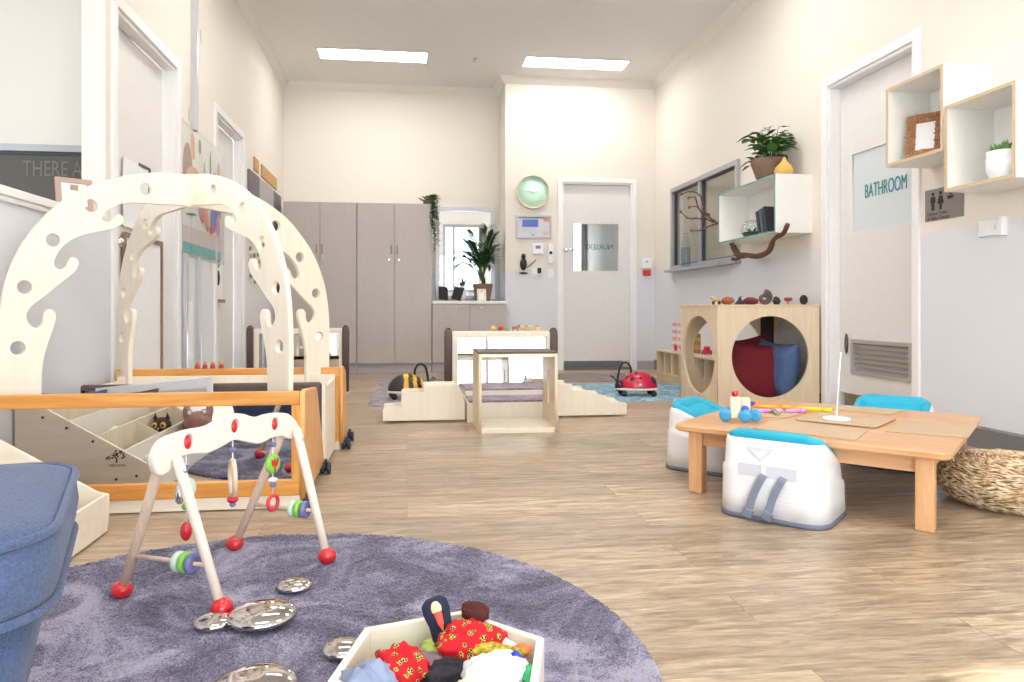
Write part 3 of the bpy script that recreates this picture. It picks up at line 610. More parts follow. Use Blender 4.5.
# ================= LEFT WALL =================
def onleft(name,label,cat,y,z,x=XL): return thing(name,label,cat,(x,y,z),0)
t=onleft('pin_board','large grey three-panel pin board on the left wall beyond the door','pin board',7.28,1.62)
for a,b_,cc,nm in ((-.79,-.36,(122,116,118),'dark'),(-.358,.358,(178,172,174),'light'),(.36,.80,(122,118,116),'dark')):
    bm=B(); box(bm,.001,.02,a,b_,-.31,.31); obj('panel',bm,mat('felt_'+nm,cc,.9,bump=.2,bscale=200),t,label=nm+' grey felt panel',bev=.003)
rnd=random.Random(3)
for k,(y,z,w,h,cc) in enumerate(((-.60,-.05,.05,.12,(235,235,235)),(-.66,-.18,.09,.10,(220,214,206)),(.05,-.05,.04,.04,(60,50,50)),(-.1,-.2,.12,.14,(236,232,226)),(.6,.0,.08,.10,(214,204,190)))):
    bm=B(); box(bm,.0205,.023,y,y+w,z,z+h); obj('pinned_card',bm,mat('card_%d'%cc[2],cc,.7),t)
t=onleft('cork_tile','small tan cork tile above the grey pin board, the narrower of two','cork tile',6.84,2.03)
bm=B(); box(bm,.001,.012,-.10,.10,-.06,.06); obj('sheet',bm,mat('cork',(196,158,108),.9,var=.15,scale=90),t,bev=.002)
t=onleft('cork_tile','long tan cork strip above the grey pin board, the wider of two','cork tile',7.47,2.03)
for k in range(3):
    bm=B(); box(bm,.001,.012,-.40+k*.27,-.135+k*.27,-.06,.06); obj('sheet',bm,MT['cork'],t,bev=.002)
# hanging beads under the pin board
for k,(y,z) in enumerate(((6.55,1.25),(6.72,1.2),(6.9,1.22))):
    t=onleft('hanging_craft',('grey bead string nearest the door hanging under the pin board','middle grey bead string hanging under the pin board','farthest grey bead string hanging under the pin board')[k],'hanging craft',y,z,XL+.002)
    bm=B(); tube(bm,[(.008,0,.06),(.008,0,-.30)],.002,6); obj('string',bm,M_whitep,t)
    for q in range(5): bm=B(); ell(bm,(.012,.02*math.sin(q*2),-.02-.06*q),(.012,.018,.022)); obj('bead',bm,mat('bead_%d'%(q%2),((150,146,150),(196,170,150))[q%2],.6),t)
# poster in clear holder
t=onleft('poster','glossy food photo poster with a teal strip on the left wall behind the arches','poster',5.08,1.45,XL+.006)
bm=B(); box(bm,.002,.008,-.46,.46,-.40,.40); obj('sheet',bm,mat('poster_sheet',(244,238,230),.4),t)
bm=B(); box(bm,.0085,.010,-.46,.46,-.40,-.335); obj('teal_strip',bm,mat('poster_teal',(70,184,186),.4),t,label='teal strip')
bm=B(); box(bm,.0085,.010,-.46,.46,-.335,-.23); obj('pale_strip',bm,mat('poster_pale',(226,206,200),.4),t)
cols=[(196,112,60),(150,80,50),(232,150,70),(206,60,50),(70,104,180),(214,120,150),(110,170,90),(240,226,200),(240,150,70),(60,60,70)]
def blob(bm,y,z,a,b_,x=.0105,rot=0,n=20):
    vs=[bm.verts.new((x,y+a*math.cos(q)*math.cos(rot)-b_*math.sin(q)*math.sin(rot),z+a*math.cos(q)*math.sin(rot)+b_*math.sin(q)*math.cos(rot))) for q in [2*PI*k/n for k in range(n)]]
    f=bm.faces.new(vs); e=bmesh.ops.extrude_face_region(bm,geom=[f]); 
    for v in e['geom']:
        if isinstance(v,bmesh.types.BMVert): v.co.x+=.0006
rnd=random.Random(12)
for k,(y,z,a,b_,ci,ro) in enumerate([(-.36,.13,.10,.17,1,0),(-.22,.06,.19,.11,2,0),(-.25,.30,.045,.09,8,.2),(-.05,.2,.05,.15,7,.3),(.02,.12,.03,.13,6,.1),(.10,.05,.05,.08,3,0),(.16,.24,.02,.12,9,0),(.30,.12,.07,.12,5,.4),(.26,-.02,.09,.06,3,0),(.38,.22,.05,.1,2,0),(-.1,.33,.03,.05,9,0),(.40,.0,.03,.1,9,.2),(-.05,-.08,.07,.10,5,.5),(.06,-.13,.05,.10,8,.3),(.14,-.05,.06,.10,7,.2),(.22,-.13,.07,.09,4,.4),(.30,-.08,.06,.12,4,-.3),(.36,-.16,.05,.08,5,.1),(.18,-.20,.05,.03,3,0),(-.30,-.15,.12,.008,9,.1)]):
    bm=B(); blob(bm,y,z,a,b_,.0105+k*.0002,ro); obj('printed_shape',bm,mat('print_%d'%ci,cols[ci],.4),t)
bm=B(); box(bm,.014,.016,-.49,.53,-.43,.42); obj('acrylic_cover',bm,M_acr,t)
# sheets and frames on the first left door
t=thing('document_holder','dark framed sheet of notices on the pale door behind the arch','notice',(XW+.045,4.07,1.29))
bm=B(); box(bm,.001,.004,-.19,.19,-.17,.19); obj('sheet',bm,M_paper,t); bm=B(); box(bm,.004,.008,.17,.195,-.16,.20); box(bm,.004,.008,.02,.195,.185,.20); box(bm,.004,.007,.03,.14,-.15,-.12); obj('clip',bm,M_alud,t)
t=thing('white_board','tall brown wood framed white board on the pale door behind the arch','frame',(XW+.045,4.165,.62))
bm=B(); plate(bm,sq(-.29,.29,-.47,.47),[sq(-.265,.265,-.445,.445)],.014,frame((.008,0,0),(0,1,0),(0,0,1))); obj('frame',bm,mat('brown_frame',(142,112,96),.5),t)
bm=B(); box(bm,.002,.006,-.27,.27,-.45,.45); obj('panel',bm,M_paper,t)
t=thing('clipboard','small brown edged picture clip hanging on the second left door','clipboard',(XW+.045,5.72,.93))
bm=B(); box(bm,.001,.008,-.13,.13,-.17,.17); obj('board',bm,M_paper,t); bm=B(); box(bm,.001,.03,-.13,.13,-.19,-.165); obj('ledge',bm,mat('brown_frame',(142,112,96),.5),t); bm=B(); blob(bm,0,.0,.05,.06,.0085); blob(bm,-.02,.12,.07,.03,.0085); obj('drawing',bm,M_char,t)
# leaf decals on the wall between the doors
for k,(y,z,a) in enumerate(((4.78,.98,.2),(5.05,.72,-.3),(4.80,1.95,-.2),(5.07,2.55,.2),(5.3,1.0,.1))):
    bm=B(); blob(bm,0,0,.012,.055,.0004,a); o=obj('leaf_decal',bm,mat('leaf_print',(190,194,148),.7)); o.location=(XL,y,z); tag(o,('small green leaf sticker low beside the partition track','lowest small green leaf sticker under the poster','small green leaf sticker above the poster','topmost green leaf sticker beside the tall track','small green leaf sticker just before the second door')[k],'sticker')
# frame on the half wall
t=photo_frame('photo_frame','pale wooden framed card standing on the half wall sill',.145,.15,(XL-.045,3.32,1.119),R(38),mat('pinkish_wood',(184,156,140),.5),border=.022,tilt=12)
# papers low on the wall under the arch
bm=B(); box(bm,0,.002,-.13,.13,-.19,.19); o=obj('paper_sheet',bm,M_paper); o.location=(XL,4.60-.0,.55); o.location=(XL,4.75,.55); tag(o,'white paper sheet on the left wall low behind the arch','paper')

# ================= RIGHT WALL =================
t=thing('toilet_sign','grey bathroom sign with black figures and lettering on the right wall','sign',(XR,3.433,1.25),0)
bm=B(); box(bm,-.006,-.001,-.135,.135,-.085,.085); obj('plate',bm,mat('sign_grey',(138,132,130),.35,.3),t,bev=.001)
bm=B(); FR=lambda y,z,x=-.0065: frame((x,y,z),(0,-1,0),(0,0,1))
for y in (.075,.02): 
    plate(bm,circ(0,.058,.010,14),[],.001,FR(y,0)); plate(bm,[(-.016,.044),(.016,.044),(.02,.012),(.012,.012),(.010,-.03),(-.010,-.03),(-.012,.012),(-.02,.012)] if y>.05 else [(-.012,.044),(.012,.044),(.024,.002),(.009,.002),(.008,-.03),(-.008,-.03),(-.009,.002),(-.024,.002)],[],.001,FR(y,0))
plate(bm,circ(0,.058,.009,14),[],.001,FR(-.05,-.01)); plate(bm,[(-.022,.035),(.02,.035),(.018,.02),(-.02,.016)],[],.001,FR(-.05,0))
text(bm,'Unisex Toilet',.026,FR(.115,-.048),align='LEFT',ext=.0004); text(bm,'& Baby Change',.026,FR(.115,-.072),align='LEFT',ext=.0004); obj('lettering',bm,M_black,t,label='black figures and the words Unisex Toilet & Baby Change')
t=thing('light_switch','white two-part light switch on the right wall under the wall boxes','light switch',(XR,3.12,1.085))
bm=B(); box(bm,-.012,0,-.06,.075,-.04,.04); obj('plate',bm,M_white,t,bev=.003)
for y in (-.02,.03): bm=B(); box(bm,-.016,-.012,y-.007,y+.007,-.012,.012); obj('rocker',bm,M_white,t)
bm=B(); box(bm,-.03,-.0,-.085,-.06,-.045,.045); obj('side_block',bm,M_white,t,bev=.003)
def wallbox(label,y0,y1,z0,z1,depth,medge,mface,th=.016,back=.012,mid=None):
    t=thing('wall_box_shelf',label,'wall shelf',(XR,(y0+y1)/2,z0),0,world=True); xf=XR-depth
    bm=B(); box(bm,xf+.003,XR,y0,y1,z1-th,z1); box(bm,xf+.003,XR,y0,y1,z0,z0+th); box(bm,xf+.003,XR,y0,y0+th,z0+th,z1-th); box(bm,xf+.003,XR,y1-th,y1,z0+th,z1-th); obj('carcass',bm,mface,t)
    bm=B(); plate(bm,sq(y0,y1,z0,z1),[sq(y0+th,y1-th,z0+th,z1-th)],.003,frame((xf+.0015,0,0),(0,1,0),(0,0,1))); obj('edge_banding',bm,medge,t,label='edge banding')
    bm=B(); box(bm,XR-back,XR-.002,y0+th,y1-th,z0+th,z1-th); obj('back_panel',bm,mface,t)
    if mid: bm=B(); box(bm,XR-back-mid,XR-back,y0+.30,y1-.30,(z0+z1)/2+.02,(z0+z1)/2+.032); obj('inner_ledge',bm,M_alud,t)
    return t
M_edge=mat('ply_edge',(206,184,150),.5); M_tge=mat('teal_glass_edge',(110,158,152),.2)
wallbox('wide white wall box with teal edges holding the pots, beside the wall window',4.67,5.58,1.225,1.635,.275,M_tge,M_whitep,.014)
wallbox('white wall box holding the wicker photo frame, above the bathroom sign',3.125,3.535,1.452,1.872,.262,M_edge,M_whitep)
wallbox('white wall box holding the white succulent pot, nearest the viewer',2.715,3.115,1.250,1.662,.262,M_edge,M_whitep)
# on/in the boxes
t=thing('potted_plant','leafy green plant in a taupe bowl pot on top of the teal edged wall box','plant',(2.66,4.97,1.636))
bm=B(); lathe(bm,[(.075,0),(.09,.02),(.125,.12),(.128,.16),(.118,.16),(.11,.13),(0,.13)],(0,0,0),28); obj('pot',bm,M_pot,t)
bm=B(); rnd=random.Random(21)
for k in range(64):
    a=rnd.uniform(0,6.28); r0=rnd.uniform(.0,.08); r1=rnd.uniform(.08,.17); z=rnd.uniform(.20,.37) if k%4 else rnd.uniform(.12,.20)
    p0=(math.cos(a)*r0,math.sin(a)*r0,.13); p1=Vector((math.cos(a)*r1*.8,math.sin(a)*r1,z)); tube(bm,smoothpts([p0,(p1[0]*.6,p1[1]*.6,z*.9+.03),p1],3),.0022,5,1)
    leafq(bm,p1,(math.cos(a+rnd.uniform(-.6,.6)),math.sin(a),rnd.uniform(-.5,.4)),rnd.uniform(.075,.11)); leafq(bm,p1*.8+Vector((0,0,.04)),(math.cos(a+1),math.sin(a+1),.3),.06)
obj('foliage',bm,[M_leaf,M_leafd],t,recalc=False)
t=thing('gourd','yellow dried gourd on the near corner of the teal edged wall box','gourd',(2.655,4.745,1.636))
bm=B(); pr=[(.02,0),(.058,.012),(.066,.035),(.055,.065),(.028,.09),(.012,.115),(.007,.13),(0,.132)]; lathe(bm,pr,(0,0,0),24); 
for v in bm.verts: v.co.xy*=1+.05*math.cos(5*math.atan2(v.co.y,v.co.x))
obj('fruit',bm,mat('gourd_yellow',(220,178,90),.5,var=.1),t); bm=B(); tube(bm,[(0,0,.125),(.004,.01,.148)],[.006,.004],8); obj('stalk',bm,M_twig,t)
t=thing('terrarium','clear glass terrarium bowl with dark soil inside the teal edged wall box','terrarium',(2.64,5.17,1.24))
bm=B(); lathe(bm,[(.07,0),(.092,.04),(.08,.09),(.05,.125),(.052,.128),(.083,.092),(.095,.04),(.072,-.0)],(0,0,0),28); obj('glass_bowl',bm,M_acr,t)
bm=B(); lathe(bm,[(.068,.003),(.086,.035),(.06,.042),(.02,.046),(0,.047)],(0,0,0),24); obj('soil',bm,mat('dark_soil',(52,42,38),.95,var=.4,scale=80,bump=.8),t); bm=B()
for k in range(14): a=k*.9; leafq(bm,(math.cos(a)*.03,math.sin(a)*.03,.043),(math.cos(a),math.sin(a),.9),.03)
obj('sprouts',bm,M_leaf,t,recalc=False)
for k,(y,la,cc) in enumerate(((4.80,'dark book leaning nearest the side of the teal edged wall box',(40,42,50)),(4.855,'slate grey book leaning in the middle of the teal edged wall box',(84,92,106)),(4.905,'dark blue book leaning farthest in the teal edged wall box',(46,54,70)))):
    t=thing('book',la,'book',(2.62,y,1.241),(R(-14),0,0)); m=mat('cover_%d'%cc[0],cc,.5)
    bm=B(); box(bm,-.07,.07,-.016,-.013,0,.19-.01*k); box(bm,-.07,.07,.011,.014,0,.19-.01*k); box(bm,-.072,-.069,-.016,.014,0,.19-.01*k); obj('cover',bm,m,t,bev=.0008); bm=B(); box(bm,-.068,.066,-.013,.011,.003,.185-.01*k); obj('pages',bm,M_paper,t)
t=thing('wicker_photo_frame','brown wicker photo frame leaning in the upper wall box','picture frame',(2.66,3.38,1.469),R(-52)); bm=B(); Mt=Matrix.Rotation(R(-12),4,'X')
plate(bm,sq(-.09,.09,0,.25),[sq(-.045,.045,.05,.20)],.012,Mt@FW)
rnd=random.Random(4)
for k in range(260):
    while True:
        x=rnd.uniform(-.088,.088); z=rnd.uniform(.004,.246)
        if abs(x)>.046 or z<.048 or z>.202: break
    p=Mt@Vector((x,-.009,z)); hor=(k%2); d=Vector((.007,0,0)) if hor else Mt@Vector((0,0,.007)); tube(bm,[p-d,p+Vector((0,-.003,0)),p+d],.0035,5)
obj('woven_rim',bm,mat('wicker_brown',(176,128,92),.7,var=.25,scale=90),t); bm=B(); box(bm,-.05,.05,-.001,.003,.045,.205,0,Mt); obj('picture',bm,M_paper,t)
bm=B(); box(bm,-.02,.02,.0,.004,0,.17,0,Matrix.Translation((0,.075,0))@Matrix.Rotation(R(12),4,'X')); obj('stand',bm,MT['wicker_brown'],t)
t=thing('succulent_pot','small green succulent in a white pot inside the nearest wall box','plant',(2.64,2.86,1.267))
bm=B(); lathe(bm,[(.045,0),(.062,.03),(.066,.10),(.068,.125),(.060,.125),(.055,.105),(0,.105)],(0,0,0),28); lathe(bm,[(.050,.0),(.068,.04),(.0695,.095),(.066,.095)],(0,0,0),28); obj('pot',bm,M_white,t)
bm=B(); rnd=random.Random(6)
for k in range(70):
    a=rnd.uniform(0,6.28); r_=rnd.uniform(0,.05); blade(bm,(math.cos(a)*r_,math.sin(a)*r_,.11),(math.cos(a)*(r_+.022),math.sin(a)*(r_+.022),.14+rnd.uniform(0,.03)),.016,.004,0,4)
obj('leaves',bm,mat('succulent_green',(110,158,80),.5,var=.2),t,recalc=False)
# branch under the teal box and twigs beyond it
t=thing('driftwood_branch','brown crooked driftwood branch fixed under the teal edged wall box','branch',(2.60,5.0,1.2),0,world=True)
bm=B(); tube(bm,smoothpts([(2.60,4.60,1.275),(2.60,4.66,1.215),(2.61,4.80,1.19),(2.61,4.88,1.11),(2.60,5.02,1.085),(2.60,5.20,1.105),(2.60,5.33,1.115),(2.60,5.42,1.19),(2.6,5.46,1.215)],5),[.016]*12+[.02]*14+[.024]*10+[.016]*5,10); obj('limb',bm,M_twig,t)
bm=B(); tube(bm,smoothpts([(2.60,5.22,1.105),(2.59,5.30,1.13),(2.58,5.36,1.16),(2.58,5.40,1.215)],4),.012,8); tube(bm,smoothpts([(2.60,5.25,1.10),(2.59,5.34,1.085),(2.58,5.40,1.09)],4),.013,8); obj('side_twig',bm,M_twig,t)
t=thing('blossom_branch','bare twig with orange buds reaching left across the wall window','branch',(2.6,5.62,1.42),0,world=True)
tw=[[(2.58,5.585,1.40),(2.59,5.75,1.42),(2.58,6.0,1.48),(2.57,6.2,1.60),(2.56,6.4,1.62)],[(2.59,5.78,1.43),(2.56,5.95,1.52),(2.55,6.05,1.68),(2.54,6.3,1.75),(2.53,6.55,1.76)],[(2.58,6.0,1.47),(2.56,6.2,1.50),(2.55,6.4,1.52),(2.54,6.6,1.60)],[(2.59,5.7,1.41),(2.57,5.9,1.40),(2.56,6.1,1.38),(2.55,6.3,1.40)],[(2.58,5.9,1.5),(2.56,6.1,1.56),(2.55,6.2,1.68),(2.54,6.35,1.70)]]
bm=B(); buds=B(); rnd=random.Random(8)
for q in tw:
    q=[(a,5.585+(b_-5.585)*.78,c) for a,b_,c in q]; p=smoothpts(q,5); tube(bm,p,[.009-.006*i/len(p) for i in range(len(p))],7)
    for i in range(3,len(p),4): ell(buds,p[i]+Vector((0,0,rnd.uniform(-.012,.012))),rnd.uniform(.006,.011),8,5)
    ell(buds,p[-1],.016,8,5)
obj('twigs',bm,M_twig,t); obj('buds',buds,mat('bud_orange',(178,124,72),.7),t)
t=thing('glass_bottle','clear glass bottle of water standing on the window sill by the twigs','bottle',(2.74,6.75,1.10))
bm=B(); lathe(bm,[(.045,0),(.05,.02),(.05,.22),(.03,.27),(.025,.33),(.028,.34),(.022,.33),(.027,.27),(.046,.22),(.046,.02),(0,.01)],(0,0,0),24); obj('glass_body',bm,M_acr,t); bm=B(); lathe(bm,[(.0,.012),(.044,.014),(.044,.2),(0,.2)],(0,0,0),20); obj('water',bm,glassm('water',(.75,.88,.98)),t)
bm=B(); box(bm,2.70,XR+.0,5.9,7.25,1.075,1.0995); struct('trim_11',bm,M_alu,bev=.002)
# ================= MIRROR PEN UNITS =================
def bevelbox(*a,**k): return box(B(),*a,**k)
def mirror_unit(x0,x1,yf,label,depth_top,depth_bot):
    t=thing('mirror_barrier',label,'play barrier',((x0+x1)/2,yf,0),0,world=True)
    zt,zb=.405,.045
    bm=B(); box(bm,x0,x1-.018,yf,yf+.028,zt-.047,zt); obj('top_rail',bm,M_orange,t,bev=.004)
    bm=B(); box(bm,x0,x1-.018,yf,yf+.028,zb,zb+.055); obj('bottom_rail',bm,M_orange,t,bev=.004)
    for a in (x0,x1-.046): bm=B(); box(bm,a,a+.028,yf,yf+.028,zb+.055,zt-.047); obj('stile',bm,M_orangez,t)
    bm=B(); box(bm,x0+.02,x1-.04,yf+.012,yf+.016,zb+.05,zt-.04); obj('mirror',bm,M_mirror,t)
    bm=B(); box(bm,x0+.01,x1-.03,yf+.018,yf+.028,zb+.01,zt-.01); obj('backing_board',bm,M_plyx,t)
    bm=B(); box(bm,x0,x1-.018,yf+.004,yf+.022,.012,zb); box(bm,x0,x1-.018,yf+.002,yf+.026,.004,.012); obj('plinth',bm,M_plyx,t)
    for xa in (x1-.018,x0-.018):
        bm=B(); o=[(yf-.004,.035),(yf+depth_bot,.035),(yf+depth_bot,.07),(yf+depth_top,.37),(yf+depth_top-.02,.385),(yf+.05,.408),(yf-.004,.405)]
        plate(bm,o,[],.018,frame((xa+.009,0,0),(0,1,0),(0,0,1)),bevel=.003); e=obj('end_panel',bm,M_orangez,t)
    bm=B(); box(bm,x0,x1-.02,yf+depth_bot-.12,yf+depth_bot-.102,.05,.11); obj('rear_rail',bm,M_orange,t)
    for xa in (x1+.012,x0+.02):
        for y in (yf+.03,yf+depth_bot-.04):
            bm=B(); w=Matrix.Translation((xa,y,.024))@Matrix.Rotation(R(90),4,'Y')
            lathe(bm,[(.010,-.022),(.024,-.020),(.024,-.005),(.014,-.003),(.014,.003),(.024,.005),(.024,.020),(.010,.022)],(0,0,0),20,0,w); box(bm,xa-.006,xa+.006,y-.01,y+.012,.02,.06); obj('caster',bm,mat('caster_black',(40,46,62),.4),t)
    return t
mirror_unit(-1.375,-.35,2.52,'honey pine framed mirror barrier nearest the viewer, reflecting the rug',.34,.56)
mirror_unit(-1.34,-.31,3.53,'honey pine barrier behind the arches, farther from the viewer',.16,.30)
# brown padded box the arches stand on
t=thing('padded_box','pale wooden box with brown padded front between the two pine barriers','play block',(-.84,3.3,0),0,world=True)
bm=B(); box(bm,-1.335,-.345,3.12,3.138,.02,.375); box(bm,-1.335,-.345,3.485,3.503,.02,.375); box(bm,-1.335,-.345,3.138,3.485,.02,.04)
for x in (-1.335,-.363): box(bm,x,x+.018,3.138,3.485,.04,.357)
obj('carcass',bm,M_ply,t,bev=.002)
bm=B(); box(bm,-1.33,-.362,3.09,3.118,.03,.378); obj('padding',bm,M_brownv,t,bev=.012)
bm=B(); box(bm,-.36,-.345,3.088,3.12,.02,.376); obj('corner_strip',bm,M_ply,t)
# grey felt sheet and cushions in the pen
t=thing('grey_pad','light grey padded sheet standing inside the pen behind the mirror barrier','play mat',(-1.0,3.0,0),0,world=True)
bm=B(); plate(bm,[(-1.24,.02),(-.79,.02),(-.79,.418),(-.83,.412),(-1.02,.392),(-1.24,.372)],[],.022,frame((0,3.03,0),(1,0,0),(0,0,1)),bevel=.004); obj('pad',bm,mat('grey_pad_felt',(206,206,208),.85,bump=.3,bscale=150),t)
bm=B(); plate(bm,[(-1.20,.05),(-.81,.05),(-.81,.37),(-1.20,.345)],[],.004,frame((0,3.017,0),(1,0,0),(0,0,1))); obj('stitched_panel',bm,mat('grey_pad_felt2',(176,176,180),.85),t)
def cushion(name,label,w,h,d,loc,rot,m,group=None,seed=1,pipe=True,cat='cushion'):
    t=thing(name,label,cat,loc,rot); bm=B(); N=18; rnd=random.Random(seed); fr_=[];bk=[]
    ph=[rnd.uniform(0,6) for _ in range(6)]
    for sgn,store in ((1,fr_),(-1,bk)):
        for i in range(N+1):
            row=[]
            for j in range(N+1):
                u=-1+2*i/N; v=-1+2*j/N
                pin=1-.10*(1-u*u)*(v*v)**1.0; pinx=1-.10*(1-v*v)*(u*u)
                th=max(0,(1-u**4))**.5*max(0,(1-v**4))**.5
                wr=.06*math.sin(5*u+ph[0]+2*v)*math.sin(4*v+ph[1])+.035*math.sin(11*u*v+ph[2])
                y=sgn*d/2*th*(.9+wr)
                row.append(bm.verts.new((u*w/2*pinx,y,v*h/2*pin+h/2)))
            store.append(row)
    for store in (fr_,bk):
        for i in range(N):
            for j in range(N): f=bm.faces.new((store[i][j],store[i+1][j],store[i+1][j+1],store[i][j+1])); f.smooth=True
    bmesh.ops.remove_doubles(bm,verts=bm.verts[:],dist=.0006)
    obj('cover',bm,m,t,smooth=True)
    if pipe:
        pts=[]
        for k in range(N+1): u=-1+2*k/N; pts.append((u*w/2,0,(1-.10*(1-u*u))*-h/2+h/2))
        for k in range(1,N+1): v=-1+2*k/N; pts.append(((1-.10*(1-v*v))*w/2,0,v*h/2+h/2))
        for k in range(1,N+1): u=1-2*k/N; pts.append((u*w/2,0,(1-.10*(1-u*u))*h/2+h/2))
        for k in range(1,N): v=1-2*k/N; pts.append((-(1-.10*(1-v*v))*w/2,0,v*h/2+h/2))
        bm=B(); tube(bm,pts,.004,6,0,True); obj('seam',bm,m,t)
    return t
cushion('blue_cushion','blue cushion corner poking above the mirror barrier at the left wall',.26,.385,.08,(-1.22,2.74,.01),R(6),M_cushb,seed=3)
cushion('brown_cushion','dark brown cushion edge beside the grey pad in the pen',.28,.37,.09,(-1.10,2.90,.01),R(0),M_brownv,seed=4)
# red wooden figures on the far rail
for k,x in enumerate((-.995,-.96,-.925,-.885)):
    t=thing('wooden_figure',('leftmost small red wooden figure on the far pine rail','second small red wooden figure on the far pine rail','third small red wooden figure on the far pine rail','rightmost small red wooden figure on the far pine rail')[k],'toy figure',(x,3.545,.405),0,'red wooden figures on the far pine rail')
    bm=B(); lathe(bm,[(.011,0),(.012,.012),(.006,.022),(0,.023)],(0,0,0),12); obj('body',bm,mat('figure_red',(190,70,56),.4),t); bm=B(); ell(bm,(0,0,.028),.008+.001*k,10,6); obj('head',bm,M_beech,t)

# ================= ARCH DOME =================
outer=[(.680,.372),(.684,.52),(.682,.62),(.676,.694),(.660,.79),(.632,.872),(.588,.957),(.523,1.039),(.447,1.111),(.345,1.17),(.237,1.21),(.133,1.233),(.012,1.243)]
inner=[(.012,1.113),(.06,1.113),(.135,1.107),(.237,1.101),(.293,1.086),(.334,1.059),(.353,1.035),(.345,1.02),(.324,1.017),(.307,1.035),(.291,1.051),(.273,1.040),(.277,1.015),(.307,.997),(.355,.980),(.407,.965),(.456,.940),(.491,.906),(.512,.862),(.508,.838),(.491,.832),(.474,.843),(.464,.867),(.450,.879),(.434,.869),(.432,.851),(.447,.823),(.495,.780),(.542,.736),(.579,.705),(.595,.683),(.599,.660),(.589,.636),(.569,.624),(.552,.634),(.548,.655),(.546,.676),(.531,.690),(.514,.684),(.506,.665),(.514,.626),(.532,.570),(.546,.515),(.552,.45),(.553,.372)]
inner_s=[(p.x,p.y) for p in smoothpts([(a,b_,0) for a,b_ in inner],3)]
outer_s=[(p.x,p.y) for p in smoothpts([(a,b_,0) for a,b_ in outer],3)]
dome=thing('climbing_arch','large pale plywood dome of four curved arch legs with cut-out hooks and round holes','play arch',(-.89,3.07,0))
for sx_,sy_ in ((-1,-1),(1,-1),(1,1),(-1,1)):
    d=Vector((sx_*(.98 if (sx_<0 and sy_>0) else 1),sy_*(1.03 if (sx_<0 and sy_>0) else 1),0)).normalized(); front=sy_<0
    os_=list(outer_s); is_=list(inner_s)
    if front: os_=[(.680,.01)]+os_; is_=is_+[(.553,.01)]
    else: os_=[(.680,.042)]+os_; is_=is_+[(.553,.042)]
    k_=1.045 if (sx_>0 and sy_>0) else 1.0
    poly=[(a*k_,b_) for a,b_ in os_+is_]
    M=frame((0,0,0),d,(0,0,1))
    holes=[circ(a*k_,b_,.0235,24) for a,b_ in ((.605,.766),(.625,.556),(.516,.935),(.389,1.072),(.188,1.160))]
    bm=B(); plate(bm,poly,holes,.020,M,bevel=.0015); obj('arch_leg',bm,M_ply,dome)
bm=B(); box(bm,-.014,.014,-.014,.014,1.108,1.247,0,Matrix.Rotation(R(45),4,'Z')); obj('hub',bm,M_ply,dome,bev=.002)
bm=B(); lathe(bm,[(.004,1.245),(.006,1.248),(0,1.249)],(0,0,0),8); obj('hub_screw',bm,M_chrome,dome)

# ================= SLANTED TOY STORAGE BOX =================
bx0,bx1,by0,by1=-1.395,-.915,1.47,2.33
t=thing('toy_storage_box','pale plywood storage box with slanted sides and open compartments, by the mirror barrier','storage box',((bx0+bx1)/2,1.9,0),0,world=True)
prof=[(bx0,.006),(bx1,.006),(bx1,.118),(bx1-.03,.125),(bx0+.03,.375),(bx0,.375)]
for y in (by0,by1-.012):
    bm=B(); plate(bm,prof,[],.012,frame((0,y+.006,0),(1,0,0),(0,0,1)),bevel=.001); p=obj('side_panel',bm,M_plyx,t)
bm=B(); box(bm,bx1-.014,bx1-.002,by0+.012,by1-.012,.006,.118); obj('front_board',bm,M_plyx,t)
bm=B(); box(bm,bx0,bx0+.012,by0+.012,by1-.012,.006,.37); obj('rear_board',bm,M_plyx,t)
bm=B(); box(bm,bx0+.012,bx1-.014,by0+.012,by1-.012,.006,.016); obj('floor_board',bm,M_plyx,t)
for k,x in enumerate((-1.03,-1.13,-1.23,-1.32)):
    zt=.118+(-.93-x)*.545; bm=B(); box(bm,x,x+.008,by0+.012,by1-.012,.016,zt); obj('divider',bm,M_plyd if k%2 else M_plyx,t)
bm=B(); plate(bm,[(-1.13,.02),(bx1-.015,.02),(bx1-.015,.115),(-1.13,.225)],[],.008,frame((0,1.93,0),(1,0,0),(0,0,1))); obj('cross_divider',bm,M_plyx,t)
# printed tree mark and screws on the mirror-side panel
bm=B(); rnd=random.Random(2); 
for k in range(34):
    a=rnd.uniform(0,PI); r_=rnd.uniform(.006,.030); box(bm,-.0035,.0035,-.0006,0,-.0022,.0022,0,Matrix.Translation((-1.05+math.cos(a)*r_*1.15,by1+.0008,.145+math.sin(a)*r_))@Matrix.Rotation(rnd.uniform(0,3),4,'Y'))
text(bm,'wonder',.019,frame((-1.048,by1+.0006,.122),(-1,0,0),(0,0,1)),ext=.0003); 
box(bm,-1.052,-1.046,by1,by1+.001,.13,.15); obj('printed_mark',bm,mat('brown_print',(112,72,58),.7),t,label='small brown printed tree mark')
for x,z in ((-1.30,.30),(-1.22,.26),(-1.13,.21),(-1.05,.07),(-.98,.08)):
    bm=B(); lathe(bm,[(.005,0),(.005,.001),(0,.001)],(x,by1+.0003,z),10,0,Matrix.Rotation(R(-90),4,'X')); obj('screw',bm,M_alud,t)
